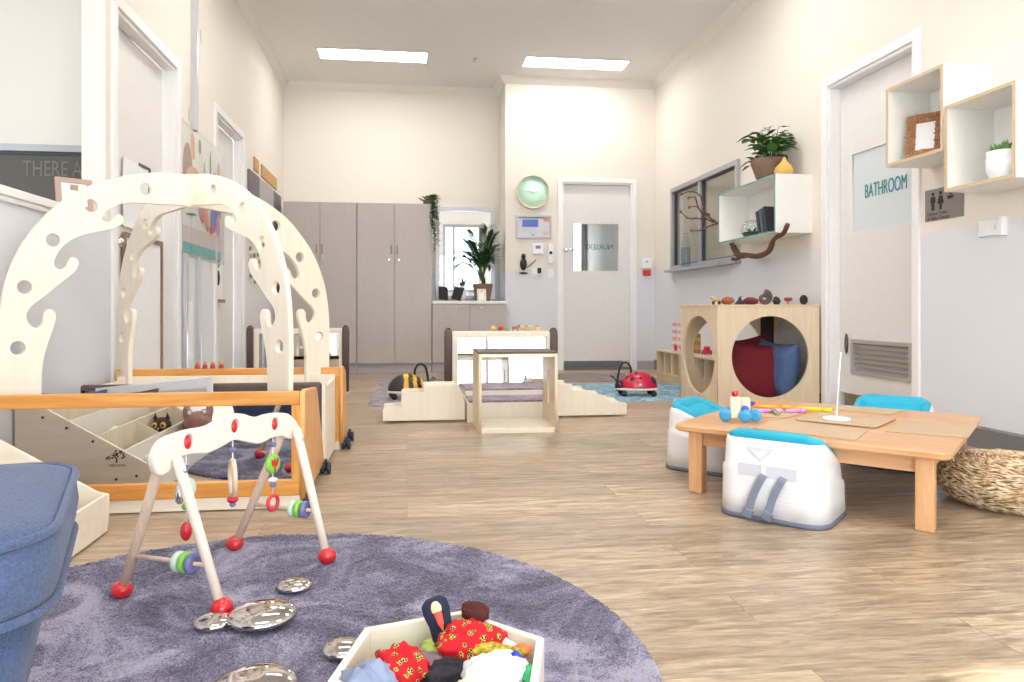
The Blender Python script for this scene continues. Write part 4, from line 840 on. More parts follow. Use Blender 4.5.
# plush toys in it
def plush(name,label,loc,rot,body,mats,build,cat='soft toy'):
    t=thing(name,label,cat,loc,rot); build(t); return t
def owl(t):
    m=mat('owl_brown',(74,50,42),.95,var=.2,scale=80,bump=.8); bm=B(); ell(bm,(0,0,.05),(.05,.045,.055)); ell(bm,(0,0,.115),(.042,.04,.036)); obj('body',bm,m,t,smooth=True)
    for s in (-1,1):
        bm=B(); ell(bm,(s*.018,.036,.12),(.014,.006,.014),14,8); obj('eye_ring',bm,mat('owl_yellow',(226,190,110),.6),t); bm=B(); ell(bm,(s*.018,.041,.12),(.006,.004,.006),10,6); obj('pupil',bm,M_black,t); bm=B(); lathe(bm,[(.012,0),(0,.03)],(s*.026,0,.142),8); obj('ear',bm,m,t)
    bm=B(); lathe(bm,[(.006,0),(0,.014)],(0,.042,.108),8,0,Matrix.Rotation(R(-120),4,'X')); obj('beak',bm,M_beech,t)
plush('owl_toy','dark brown plush owl with yellow eyes in the toy storage box',(-1.08,1.76,.06),0,None,None,owl)
def bear(t):
    m=mat('plush_rose_brown',(172,126,116),.95,var=.12,scale=90,bump=.9,bscale=400); bm=B(); ell(bm,(0,0,.05),(.06,.10,.055)); ell(bm,(0,.11,.07),(.045,.05,.045)); obj('body',bm,m,t,smooth=True)
    for s in (-1,1):
        bm=B(); ell(bm,(s*.03,.10,.112),(.014,.01,.016),10,6); obj('ear',bm,m,t); bm=B(); ell(bm,(s*.03,.108,.114),(.009,.005,.010),10,6); obj('ear_lining',bm,M_paper,t,label='pale ear lining'); bm=B(); tube(bm,[(s*.04,-.07,.05),(s*.05,-.12,.09),(s*.05,-.15,.11)],[.02,.018,.014],8); obj('paw',bm,m,t)
plush('bear_toy','rose brown plush animal lying across the low end of the storage box',(-.955,1.66,.115),R(-14),None,None,bear)
def duck(t):
    bm=B(); ell(bm,(0,0,.04),(.035,.045,.035)); ell(bm,(.0,.015,.085),.028); obj('body',bm,M_white,t,smooth=True)
    for s in (-1,1): bm=B(); ell(bm,(s*.018 ,-.008,.095),.005,8,5); obj('eye',bm,M_black,t)
    bm=B(); ell(bm,(0,-.045,.04),(.02,.014,.01)); obj('blue_tag',bm,mat('royal_blue',(60,80,190),.6),t)
    bm=B(); ell(bm,(0,-.03,.012),(.03,.03,.012)); obj('yellow_base',bm,mat('toy_yellow',(226,196,90),.6),t)
plush('duck_toy','white plush toy with black dot eyes at the low end of the storage box',(-.975,2.17,.02),R(15),None,None,duck)
def zeb(t):
    bm=B(); ell(bm,(0,0,.05),(.026,.05,.04)); ell(bm,(0,.05,.085),(.018,.025,.02)); obj('body',bm,M_paper,t)
    for k in range(4): bm=B(); tube(bm,[(.026*math.cos(a),-.03+.02*k,.05+.040*math.sin(a)) for a in [2*PI*i/14 for i in range(14)]],.004,6,0,True); obj('stripe',bm,M_char,t)
plush('zebra_toy','black and white striped plush in the middle compartment of the storage box',(-1.185,1.9,.10),R(20),None,None,zeb)
plush('zebra_toy','black and white striped plush in the upper compartment of the storage box',(-1.275,1.75,.15),R(-20),None,None,zeb)

# ================= OTTOMAN =================
def rrect(x0,x1,y0,y1,r,n=8):
    o=[]
    for cx,cy,a0 in ((x1-r,y1-r,0),(x0+r,y1-r,90),(x0+r,y0+r,180),(x1-r,y0+r,270)):
        for k in range(n+1): a=R(a0+90*k/n); o.append((cx+r*math.cos(a),cy+r*math.sin(a)))
    return o
def loft(bm,secs,mi=0,smooth=True,top=True):
    """secs: list of closed loops of 3D points"""
    rings=[[bm.verts.new(p) for p in s] for s in secs]; n=len(rings[0])
    for a,b_ in zip(rings,rings[1:]):
        for k in range(n): f=bm.faces.new((a[k],a[(k+1)%n],b_[(k+1)%n],b_[k])); f.smooth=smooth; f.material_index=mi
    f=bm.faces.new(rings[0][::-1]); f.material_index=mi
    if top: f=bm.faces.new(rings[-1]); f.material_index=mi; f.smooth=smooth
    return bm
t=thing('ottoman','dark blue upholstered ottoman with piped cushion at the left foreground edge','ottoman',(-.710,.985,.028),R(20))
def ins(d,z,r=.09,x0=-.25,x1=.25,y0=-.24,y1=.24): return [(x,y,z) for x,y in rrect(x0+d,x1-d,y0+d,y1-d,max(r-d*.5,.02))]
bm=B(); loft(bm,[ins(.075,.03),ins(.04,.20),ins(.022,.305)]); obj('base',bm,M_blue,t)
bm=B(); loft(bm,[ins(.03,.305),ins(.006,.312),ins(.0,.33),ins(-.004,.36),ins(.0,.392),ins(.008,.404),ins(.03,.412),ins(.08,.42),ins(.14,.424),ins(.2,.426)]); obj('cushion_top',bm,M_blue,t)
for z,d in ((.311,.002),(.400,.0)): bm=B(); tube(bm,ins(d,z),.006,8,0,True); obj('piping',bm,M_blue,t)
for x,y in ((-.12,-.12),(.12,-.12),(-.12,.12),(.12,.12)): bm=B(); lathe(bm,[(.018,-.011),(.022,.035),(0,.035)],(x,y,0),14); obj('foot',bm,M_black,t)

# ================= BABY GYM =================
P0=Vector((-.53,1.685,0)); dg=Vector((.5227,.8525,0))
Mg=Matrix((dg,Vector((0,0,1)),dg.cross(Vector((0,0,1))))).transposed().to_4x4(); Mg.translation=P0
gym=thing('baby_gym','cream and beech wooden baby play gym with red ball feet standing on the rug','baby gym',(-.44,1.84,0),0,world=True)
go=[(-.054,.352),(-.050,.374),(-.035,.394),(-.011,.404),(.046,.410),(.10,.410),(.146,.423),(.186,.428),(.215,.424),(.242,.414),(.272,.408),(.302,.411),(.349,.409),(.385,.400),(.415,.376),(.430,.352),(.420,.338),(.40,.331),(.378,.335),(.356,.345),(.317,.346),(.271,.339),(.228,.350),(.184,.363),(.144,.354),(.099,.346),(.060,.352),(.030,.353),(.008,.345),(-.006,.331),(-.024,.321),(-.045,.327)]
go=[(p.x,p.y) for p in smoothpts([(a,b_,0) for a,b_ in go],4,True)]
bm=B(); plate(bm,go,[circ(.042,.383,.013,20,.017),circ(.186,.398,.013,20,.017),circ(.33,.382,.013,20,.017)],.020,Mg,bevel=.003); obj('beam',bm,M_gymw,gym)
feet=[(-.66,1.751),(-.403,1.62),(-.477,2.058),(-.21,1.922)]
tops=[(-.012,.342,.020),(-.000,.350,-.020),(.392,.350,.020),(.402,.355,-.020)]
lg=[]
nrm=Vector((-dg.y,dg.x,0))
for (fx,fy),(tt,z,o_) in zip(feet,tops):
    a=Vector((fx,fy,.030)); b_=P0+dg*tt+Vector((0,0,z))+nrm*o_; lg.append((a,b_)); d=(b_-a).normalized(); bm=B(); tube(bm,[a,a.lerp(b_,.5),b_,b_+d*.006],[.0105,.0115,.0125,.009],16); l=obj('leg',bm,M_gym if o_>0 else mat('gym_pale_wood',(236,222,206),.4),gym)
    bm=B(); ell(bm,(fx,fy,.036),(.024,.024,.021),22,14); obj('ball_foot',bm,M_red,l,label='red ball foot')
    bm=B(); p=a.lerp(b_,.93); ell(bm,p-nrm*(-.0 if o_>0 else .014),.005,10,6); obj('screw',bm,M_chrome,gym)
for (i,j),fr_,side in (((0,1),.29,.66),((2,3),.36,.70)):
    a=lg[i][0].lerp(lg[i][1],fr_); b_=lg[j][0].lerp(lg[j][1],fr_); bm=B(); tube(bm,[a,b_],.005,10); cb=obj('crossbar',bm,M_gym,gym)
    dd=(b_-a).normalized(); 
    for q,(m,nm) in enumerate(((M_mint,'mint'),(M_green,'green'),(M_purple,'lilac'))):
        c=a.lerp(b_,side)+dd*(.019*(q-.5)); bm=B(); fz=frame(c,Vector((0,0,1)).cross(dd),(0,0,1)); lathe(bm,[(.007,-.007),(.018,-.008),(.023,-.004),(.023,.004),(.018,.008),(.007,.007),(.007,-.007)],(0,0,0),24,0,fz); obj('bead_ring',bm,m,cb,label=nm+' disc bead')
def G(tt,z,o_=0): return P0+dg*tt+nrm*o_+Vector((0,0,z))
def hang(tt,label,zt,zb,items):
    t=thing('hanging_toy',label,'rattle toy',tuple(G(tt,zt)),0,world=True); bm=B(); tube(bm,[G(tt,zt),G(tt,(zt+zb)/2),G(tt,zb)],.0018,6); obj('cord',bm,M_paper,t)
    for nm,m,z,fn in items: bm=B(); fn(bm,G(tt,z)); obj(nm,bm,m,t)
    return t
ringf=lambda R_,r_,sx=1: (lambda bm,c: tube(bm,[c+dg*(math.cos(a)*R_*sx)+Vector((0,0,math.sin(a)*R_)) for a in [2*PI*k/28 for k in range(28)]],r_,10,0,True))
ringp=lambda R_,r_: (lambda bm,c: tube(bm,[c+Vector((-.36,.93,0))*(math.cos(a)*R_*.95)+Vector((0,0,math.sin(a)*R_)) for a in [2*PI*k/32 for k in range(32)]],r_,10,0,True))
disc=lambda R_,h: (lambda bm,c: lathe(bm,[(0,-h),(R_*.8,-h),(R_,-h*.5),(R_,h*.5),(R_*.8,h),(0,h)],(0,0,0),26,0,frame(c,dg,(0,0,1))))
bead=lambda r_,zz=1: (lambda bm,c: ell(bm,c,(r_,r_,r_*zz),16,10))
hang(.042,'hanging toy nearest the viewer on the gym, mint disc and bell on a cord',.385,.16,[('knob',M_red,.379,bead(.0115,1.5)),('bead',M_purple,.322,bead(.009,.8)),('disc',M_mint,.272,disc(.027,.007)),('bell',M_chrome,.262,lambda bm,c: ell(bm,c-dg*.018,(.012,.012,.02),14,8)),('bead',M_green,.233,bead(.010,.9)),('drop',M_red,.175,bead(.013,1.7))])
hang(.186,'middle hanging toy on the gym, a beech ring with a red bead under it',.40,.198,[('knob',M_red,.395,bead(.0115,1.5)),('bead',M_purple,.338,bead(.009,.8)),('ring',M_gym,.268,ringp(.043,.0065)),('bead',M_red,.214,bead(.014,.7)),('bead',M_purple,.201,bead(.008,.8))])
t=hang(.33,'far hanging toy on the gym, green disc with red tulip and ring',.385,.19,[('knob',M_red,.379,bead(.0115,1.5)),('bead',M_purple,.326,bead(.009,.8)),('disc',M_green,.274,disc(.026,.006)),('bead',M_paper,.231,bead(.013,.55)),('bead',M_purple,.218,bead(.009,.8)),('ring',mat('red_rubber',(214,60,66),.4),.170,ringf(.019,.005))])
bm=B(); plate(bm,[(-.013,.014),(-.005,.006),(0,.014),(.005,.006),(.013,.014),(.011,-.004),(0,-.012),(-.011,-.004)],[],.002,frame(G(.33,.276)-nrm*.0075,dg,(0,0,1))); box(bm,-.002,.002,-.001,.001,-.024,-.010,0,frame(G(.33,.276)-nrm*.0075,dg,nrm)); obj('tulip',bm,M_red,t,label='red tulip shape')

# ================= MIRROR PEBBLES =================
for k,(x,y,r_,h,la) in enumerate(((-.308,1.571,.073,.020,'largest polished mirror pebble on the rug beside the red ball foot'),(-.405,1.565,.042,.013,'small mirror pebble left of the largest one on the rug'),(-.266,1.745,.041,.013,'mirror pebble lying apart behind the largest one on the rug'),(-.262,1.275,.072,.020,'mirror pebble at the bottom edge nearest the viewer'),(-.122,1.41,.042,.013,'mirror pebble touching the left side of the toy tray'))):
    bm=B(); ell(bm,(0,0,h),(r_,r_,h),36,14); o=obj('mirror_pebble',bm,M_peb,smooth=True); o.location=(x,y,.016); tag(o,la,'mirror pebble','polished mirror pebbles on the rug')

# ================= HEXAGONAL TOY TRAY =================
hx=thing('toy_tray','hexagonal pale wooden tray filled with bright fabric toys at the bottom centre','tray',(.059,1.19,.018),R(15.6+0))
Ro=.19; hexp=lambda r_,z:[(r_*math.cos(R(60*k)),r_*math.sin(R(60*k)),z) for k in range(6)]
for k in range(6):
    a,b_=hexp(Ro,0)[k],hexp(Ro,0)[(k+1)%6]; c,d=hexp(Ro-.016,0)[k],hexp(Ro-.016,0)[(k+1)%6]
    bm=B(); vs=[bm.verts.new((p[0],p[1],z)) for z in (0,.088) for p in (a,b_,d,c)]
    for f in ((0,3,2,1),(4,5,6,7),(0,1,5,4),(1,2,6,5),(2,3,7,6),(3,0,4,7)): bm.faces.new([vs[i] for i in f])
    obj('side_board',bm,M_plyx,hx,bev=.0015)
bm=B(); vs=[bm.verts.new(p) for p in hexp(Ro-.016,.0)]; w=[bm.verts.new(p) for p in hexp(Ro-.016,.008)]
bm.faces.new(vs[::-1]); bm.faces.new(w)
for k in range(6): bm.faces.new((vs[k],vs[(k+1)%6],w[(k+1)%6],w[k]))
obj('bottom_board',bm,M_plyx,hx)
def cloth(name,label,loc,rad,m,seed,rot=(0,0,0),amp=.13,cat='fabric toy'):
    rnd=random.Random(seed); bm=B(); ell(bm,(0,0,0),1,36,24); ph=[rnd.uniform(0,6.3) for _ in range(9)]
    for v in bm.verts:
        n=v.co.normalized(); w=math.sin(4*n.x+ph[0]+2*n.z)*math.sin(5*n.y+ph[1])+.6*math.sin(9*n.y+ph[2]+3*n.x)*math.sin(7*n.z+ph[3])+.35*math.sin(15*n.x+ph[4])*math.sin(13*n.y+ph[5])
        w-=.9*abs(math.sin(6*n.x+5*n.y+ph[6]))-.4*abs(math.sin(11*n.y-7*n.x+ph[7])); v.co=n*(1+amp*w)
    for v in bm.verts: v.co=Vector((v.co.x*rad[0],v.co.y*rad[1],v.co.z*rad[2]))
    o=obj(name,bm,m,smooth=True); o.location=loc; o.rotation_euler=rot; return tag(o,label,cat)
TX,TY=.059,1.19
fabs=[('red_checked_puppet','red puppet cloth with black checked spots draped on the right of the tray',(.112,1.262,.098),(.064,.05,.026),M_plaid,1,(R(14),0,.3)),
('red_checked_cloth','red cloth with checked spots at the lower left of the tray',(-.012,1.20,.088),(.05,.045,.035),M_plaid,2,(0,0,-.4)),
('blue_grey_sock','soft grey blue rolled cloth at the lower left inside the tray',(-.062,1.15,.085),(.045,.04,.038),mat('grey_blue_cloth',(140,152,180),.9,var=.1),3,(0,0,0)),
('white_cloth','white crumpled cloth at the front right of the tray',(.145,1.16,.092),(.06,.045,.028),M_paper,4,(0,0,.2)),
('white_felt','white felt piece lying behind the red puppet at the right tray wall',(.175,1.262,.078),(.05,.016,.020),M_paper,5,(0,.3,-.7)),
('green_print_cloth','pale cloth with green print in the middle left of the tray',(.0,1.285,.052),(.04,.03,.02),mat('green_print',(150,206,160),.9,var=.5,scale=60),6,(0,0,.4)),
('yellow_green_cloth','yellow green fabric ear beside the red puppet',(.052,1.30,.07),(.028,.02,.018),mat('lime_cloth',(200,218,110),.9,var=.15),7,(0,0,0)),
('mauve_cloth','taupe mauve cloth folded in the centre of the tray',(.04,1.235,.070),(.05,.03,.022),mat('mauve_cloth',(140,118,130),.9,var=.2),8,(0,0,-.2)),
('black_print_cloth','black printed cloth in the centre front of the tray',(.065,1.19,.075),(.045,.03,.025),mat('black_print',(40,38,46),.9,var=.6,scale=70),9,(0,0,.5)),
('rainbow_ribbon','yellow and green fringed ribbon at the right of the tray',(.15,1.215,.10),(.05,.014,.012),mat('yellow_green_fringe',(190,170,60),.9,var=.6,scale=120),10,(0,0,-.25)),
('blue_ribbon','royal blue ribbon by the right wall of the tray',(.182,1.18,.093),(.016,.03,.018),mat('royal_blue_cloth',(50,70,200),.8),11,(0,0,0)),
('orange_ribbon','orange ribbon corner beside the blue ribbon in the tray',(.195,1.215,.098),(.022,.014,.010),mat('orange_cloth',(236,120,60),.8),12,(0,0,.4)),
('green_ribbon','green cloth corner at the right front of the tray',(.196,1.145,.088),(.014,.028,.018),mat('green_cloth',(60,170,110),.8),13,(0,0,0)),
('brown_plush','dark brown fluffy scrap standing up behind the red puppet',(.125,1.318,.125),(.026,.014,.020),mat('brown_fluff',(92,44,38),.95,bump=1,bscale=300),14,(0,.3,0)),
('cream_cloth','cream crumpled cloth at the bottom of the tray front',(.10,1.11,.07),(.06,.04,.03),mat('cream_cloth',(236,224,190),.9),15,(0,0,0)),
('pale_green_cloth','pale green crumpled cloth at the front middle of the tray',(.03,1.10,.07),(.045,.035,.03),mat('pale_green_cloth',(190,226,180),.9),16,(0,0,0))]
for n_,la,lo,ra,m,sd,ro in fabs: cloth(n_,la,lo,ra,m,sd,ro)
t=thing('penguin_puppet','navy finger puppet with a cream face and red beak standing in the tray','puppet',(.078,1.292,.058),(R(-8),R(-16),R(8)))
bm=B(); loft(bm,[[(math.cos(a)*.022*s,math.sin(a)*.012*s,z) for a in [2*PI*k/20 for k in range(20)]] for z,s in ((-.01,1.1),(.03,1.0),(.06,.95),(.085,1.15),(.10,1.1),(.108,.7))]); obj('body',bm,M_navy,t)
bm=B(); ell(bm,(0,-.011,.092),(.010,.006,.013)); obj('face',bm,mat('cream_felt',(236,214,170),.8),t); bm=B(); lathe(bm,[(.008,0),(.006,.02),(0,.035)],(0,-.014,.086),12,0,Matrix.Rotation(PI*.93,4,'X')); obj('beak',bm,mat('coral_red',(226,84,70),.6),t)
# ================= CLIMBING STEPS, CUBE AND PADDED MIRROR =================
def padded_mirror(x0,x1,y,label,tilt=0):
    t=thing('padded_mirror',label,'play mirror',((x0+x1)/2,y,0),0,world=True); p=.055
    for x in (x0,x1-p):
        bm=B(); loft(bm,[[(q[0],q[1],z) for q in rrect(x+d,x+p-d,y-.03+d,y+.05-d,.018)] for z,d in ((.012,0),(.50,0),(.535,.003),(.55,.012),(.555,.022))]); obj('padded_post',bm,M_brownv,t)
    bm=B(); plate(bm,sq(x0+p,x1-p,.03,.525),[sq(x0+p+.04,x1-p-.025,.07,.49)],.03,frame((0,y+.01,0),(1,0,0),(0,0,1)),bevel=.003); obj('frame',bm,M_ply,t)
    bm=B(); box(bm,x0+p+.03,x1-p-.015,-.003,.003,.0,.44,0,Matrix.Translation((0,y-.005,.06))@Matrix.Rotation(R(-tilt),4,'X')); obj('mirror',bm,M_mirror,t)
    bm=B(); box(bm,x0+p,x1-p,y+.045,y+.05,.03,.52); obj('backing_board',bm,M_ply,t)
    bm=B(); box(bm,x0+p,x1-p,y+.01,y+.05,.525,.532); obj('top_ledge',bm,M_plyx,t)
    for x in (x0,x1-p): bm=B(); box(bm,x-.0,x+p,y-.10,y+.12,.0,.012); obj('foot',bm,M_ply,t)
    return t
padded_mirror(.262,1.075,5.02,'upright mirror between two brown padded posts behind the climbing cube',4.6)
padded_mirror(-1.29,-.475,5.96,'upright mirror between two brown padded posts far behind the arches',3.0)
# wooden toys on the mirror's top
tops_=[(.615,'yellow',(236,190,90),'ball'),(.668,'red',(214,60,40),'ball'),(.715,'green',(150,180,110),'block'),(.775,'brown',(170,120,90),'animal'),(.83,'tan',(216,176,120),'animal'),(.885,'pale green',(206,200,130),'animal'),(.935,'pale',(230,204,160),'block')]
for x,nm,cc,kd in tops_:
    t=thing('wooden_toy',{'yellow':'round yellow wooden toy at the left end on top of the padded mirror','red':'round red wooden toy on top of the padded mirror','green':'green wooden block toy on top of the padded mirror','brown':'brown wooden animal on top of the padded mirror','tan':'tan wooden animal on top of the padded mirror','pale green':'pale green wooden animal on top of the padded mirror','pale':'pale wooden block at the right end on top of the padded mirror'}[nm],'wooden toy',(x,5.05,.532),0,'wooden toys on the padded mirror'); m=mat('toy_'+nm.replace(' ','_'),cc,.5)
    if kd=='ball': bm=B(); ell(bm,(0,0,.021),.019,16,10); obj('head',bm,m,t); bm=B(); lathe(bm,[(.014,0),(.012,.006),(0,.007)],(0,0,0),12); obj('base',bm,M_beech,t)
    elif kd=='block': bm=B(); box(bm,-.014,.014,-.012,.012,0,.026); obj('body',bm,m,t,bev=.003); bm=B(); ell(bm,(0,0,.033),.009,10,6); obj('knob',bm,M_beech,t)
    else:
        bm=B(); ell(bm,(0,0,.026),(.026,.011,.013),16,8); ell(bm,(.024,0,.036),(.011,.008,.010),12,6); obj('body',bm,m,t)
        for a in (-.016,.016): bm=B(); box(bm,a-.005,a+.005,-.008,.008,0,.02); obj('leg',bm,m,t)
# stairs
def stairs(label,x0,x1,prof,ya,yb):
    t=thing('climbing_steps',label,'play steps',((x0+x1)/2,ya,0),0,world=True)
    pts=[]; sm=[]
    for y,nm in ((ya,'front'),(yb-.018,'back')):
        bm=B(); plate(bm,prof,[],.018,frame((0,y+.009,0),(1,0,0),(0,0,1)),bevel=.002); obj('side_panel',bm,M_ply,t)
    return t
def rounded_steps(xs,zs,r=.013,down=None):
    """profile along +x (direction of descent) starting at the high end: xs edges, zs tread heights"""
    o=[(xs[0],.012),(xs[0],zs[0])]
    for i,z in enumerate(zs):
        x=xs[i+1]; sg=1 if x>xs[i] else -1
        for k in range(5): a=R(90-22.5*k); o.append((x-sg*r+sg*r*math.cos(a),z-r+r*math.sin(a)))
        nz=zs[i+1] if i+1<len(zs) else .012
        o.append((x,nz+ (0 if i+1==len(zs) else .004)))
    return o
tL=stairs('pale wooden toddler steps leading up from the left to the carpeted platform',-.15,.355,rounded_steps([.30,.10,-.035,-.146],[.222,.178,.088])[0:1]+[(.352,.012),(.352,.125),(.325,.20),(.30,.222)]+rounded_steps([.30,.10,-.035,-.146],[.222,.178,.088])[2:],4.34,4.60)
for a,b_,z in ((.102,.30,.212),(-.033,.10,.150),(-.144,-.035,.076)): bm=B(); box(bm,a,b_,4.358,4.582,z-.014,z); obj('tread',bm,M_plyx,tL,bev=.002)
tR=stairs('pale wooden toddler steps leading down to the right of the climbing cube',.94,1.40,rounded_steps([.94,1.045,1.165,1.27,1.40],[.214,.172,.137,.090]),4.42,4.68)
for a,b_,z in ((.942,1.04,.200),(1.045,1.16,.160),(1.165,1.265,.125),(1.27,1.395,.078)): bm=B(); box(bm,a,b_,4.438,4.662,z-.014,z); obj('tread',bm,M_plyx,tR,bev=.002)
# carpeted platform
t=thing('carpeted_platform','low wooden platform with two lilac carpeted levels behind the climbing cube','play platform',(.65,4.6,0),0,world=True)
bm=B(); box(bm,.365,.93,4.31,4.328,.0,.118); box(bm,.365,.93,4.328,4.95,.100,.118); box(bm,.365,.383,4.328,4.95,0,.10); box(bm,.912,.93,4.328,4.95,0,.10); obj('lower_carcass',bm,M_ply,t)
bm=B(); box(bm,.375,.92,4.312,4.58,.118,.130); obj('lower_carpet',bm,M_carpet,t,bev=.004)
bm=B(); box(bm,.375,.92,4.58,4.95,.118,.158); obj('upper_riser',bm,M_ply,t,bev=.002)
bm=B(); box(bm,.375,.92,4.60,4.945,.158,.170); obj('upper_carpet',bm,M_carpet,t,bev=.004)
# open cube
t=thing('climbing_cube','open pale wooden climbing cube with brown padded top in the middle of the room','play cube',(.615,4.07,0),0,world=True)
cx0,cx1,cy0,cy1=.392,.838,3.90,4.26; th=.018
bm=B(); plate(bm,sq(cy0,cy1,0,.44),[],th,frame((cx0+th/2,0,0),(0,1,0),(0,0,1)),bevel=.002); obj('side_panel',bm,M_plyd,t)
bm=B(); plate(bm,sq(cy0,cy1,0,.44),[sq(4.06,4.12,.14,.33)],th,frame((cx1-th/2,0,0),(0,1,0),(0,0,1)),bevel=.002); obj('side_panel',bm,M_plyd,t,label='side panel with an upright slot')
bm=B(); box(bm,cx0+th,cx1-th,cy0,cy1,.422,.44); obj('top_board',bm,M_ply,t,bev=.002)
bm=B(); box(bm,cx0+th,cx1-th,cy0,cy1,.012,.030); box(bm,cx0+th,cx1-th,cy0+.002,cy0+.014,0,.012); obj('bottom_board',bm,M_ply,t,bev=.002)
bm=B(); box(bm,cx0,cx1,cy0+.006,cy1,.4405,.452); obj('padding',bm,M_brownv,t,bev=.005)

# ================= RIDE-ON TOYS =================
def rideon(label,loc,rot,kind):
    t=thing('ride_on_toy',label,'ride-on toy',loc,rot)    # head at +x
    bm=B(); loft(bm,[[(x,y,z) for x,y in rrect(-.165,.165,-.10,.10,.09,8)] for z in (.048,.062)]); obj('base_board',bm,M_plyx,t,bev=.003)
    bm=B(); ell(bm,(-.015,0,.062),(.148,.095,.125),48,28,0,None,0,1)
    if kind=='bee':
        for f in bm.faces:
            x=f.calc_center_median().x; f.material_index=1 if any(a<x<b_ for a,b_ in ((-.045,-.010),(.022,.052),(.083,.108))) else 0
        obj('shell',bm,[mat('bee_black',(38,38,46),.3,coat=.4),mat('bee_yellow',(244,182,24),.35,coat=.3)],t)
    else:
        obj('shell',bm,mat('ladybird_red',(206,20,68),.3,coat=.5),t)
        def spot(th_,ph,r_):
            bm=B(); n=Vector((math.cos(ph)*math.cos(th_),math.sin(ph)*math.cos(th_),math.sin(th_))); c=Vector((-.015+.148*n.x,.095*n.y,.062+.125*n.z)); nn=Vector((n.x/.148,n.y/.095,n.z/.125)).normalized(); ell(bm,(0,0,0),(r_,r_,.004),18,6,0,frame(c,nn.orthogonal(),nn.cross(nn.orthogonal()))); return bm
        for th_,a,r_ in ((35,60,.018),(42,30,.014),(38,115,.0),(28,-60,.018),(40,-25,.014),(30,150,.032),(30,-150,.032),(72,60,.018),(40,90,.012),(40,-90,.016)):
            if r_: obj('spot',spot(R(th_),R(a),r_),M_black,t)
        bm=spot(R(14),R(90),.010); obj('badge',bm,M_paper,t,label='small white badge')
    bm=B(); ell(bm,(.135,0,.075),(.036,.06,.045)); obj('head',bm,M_black,t)
    for s in (-1,1):
        bm=B(); tube(bm,smoothpts([(.15,s*.025,.10),(.175,s*.035,.135),(.19,s*.04,.145)],4),.003,6); ell(bm,(.192,s*.041,.147),.008,8,5); obj('antenna',bm,M_black,t)
    bm=B(); tube(bm,smoothpts([(.105,-.055,.13),(.11,-.055,.19),(.10,-.04,.235),(.09,0,.258),(.10,.04,.235),(.11,.055,.19),(.105,.055,.13)] if False else [(.045,0,.175),(.045,0,.21),(.065,0,.248),(.095,0,.258),(.125,0,.235),(.14,0,.18),(.15,0,.11)],6),.0085,10); obj('handle',bm,M_black,t)
    for x in (-.12,.11):
        for y in (-.075,.075):
            bm=B(); ell(bm,(x,y,.022),(.024,.020,.022),16,10); box(bm,x-.008,x+.008,y-.008,y+.008,.03,.05); obj('wheel',bm,M_black,t)
    return t
rideon('black and yellow striped bee ride-on toy behind the left climbing steps',(.015,5.45,.011),R(8),'bee')
rideon('red ladybird ride-on toy with black spots on the blue rug',(1.79,5.40,.012),R(172),'ladybird')

# ================= LOW CUBBY SHELF AND DEN CUBE =================
t=thing('low_shelf','low wooden cubby shelf along the right wall behind the den cube','shelf',(2.65,6.1,0),0,world=True)
sx0,sx1,sy0,sy1,sh=2.48,XR-.016,5.30,6.85,.285
bm=B(); box(bm,sx0-.005,sx1,sy0,sy1,sh-.016,sh); obj('top_board',bm,M_birchx,t,bev=.002)
bm=B(); box(bm,sx0,sx1,sy0,sy1,.05,.066); box(bm,sx0+.01,sx0+.026,sy0,sy1,0,.05); obj('bottom_board',bm,M_birchx,t)
for k in range(9): y=sy0+(sy1-sy0-.014)*k/8; bm=B(); box(bm,sx0,sx1,y,y+.014,.066,sh-.016); obj('divider',bm,M_birch,t)
bm=B(); box(bm,sx1-.008,sx1,sy0,sy1,.066,sh-.016); obj('back_panel',bm,M_birch,t)
t=thing('den_cube','large birch den cube with round openings standing against the right wall','play den',(2.44,4.87,0),0,world=True)
qx0,qx1,qy0,qy1,qh=2.07,2.795,4.54,5.20,.72
hole=lambda c,z=.366,r=.276: circ(c,z,r,56)
cxm,cym=2.442,4.87
bm=B(); plate(bm,sq(qx0,qx1,.0,qh-.018),[hole(cxm)],.018,frame((0,qy0+.009,0),(1,0,0),(0,0,1))); obj('front_panel',bm,M_birch,t,label='front panel with a large round opening')
bm=B(); plate(bm,sq(qx0,qx1,.0,qh-.018),[hole(cxm)],.018,frame((0,qy1-.009,0),(1,0,0),(0,0,1))); obj('rear_panel',bm,M_birch,t)
for x in (qx0+.009,qx1-.009):
    bm=B(); plate(bm,sq(qy0+.0185,qy1-.0185,0,qh-.018),[hole(cym)],.018,frame((x,0,0),(0,1,0),(0,0,1))); obj('side_panel',bm,M_birch,t,label='side panel with a large round opening')
bm=B(); box(bm,qx0-.004,qx1+.004,qy0-.004,qy1+.004,qh-.018,qh); obj('top_board',bm,M_birchx,t,bev=.002)
bm=B(); box(bm,qx0+.018,qx1-.018,qy0+.018,qy1-.018,.04,.055); obj('floor_board',bm,M_birchx,t)
bm=B(); box(bm,qx1-.09,qx1-.019,qy1-.09,qy1-.019,.055,qh-.02); obj('dark_corner_strip',bm,mat('dark_strip',(58,40,34),.7),t,label='dark brown upright strip in the corner')  # plain dark upright strip in the far right corner
c1=cushion('cushion','large burgundy cushion leaning in the front of the den cube',.36,.40,.13,(2.40,4.73,.06),(R(-10),R(7),R(-14)),M_burg,'cushions in the den cube',5)
cushion('cushion','second burgundy cushion mostly hidden behind the blue one in the den cube',.36,.40,.11,(2.54,4.98,.085),(R(-4),R(-8),R(8)),M_burg,'cushions in the den cube',6)
cushion('cushion','mid blue cushion standing edge-on at the right in the den cube',.36,.40,.19,(2.60,4.77,.06),(R(-2),R(3),R(-76)),M_cushb,'cushions in the den cube',7)
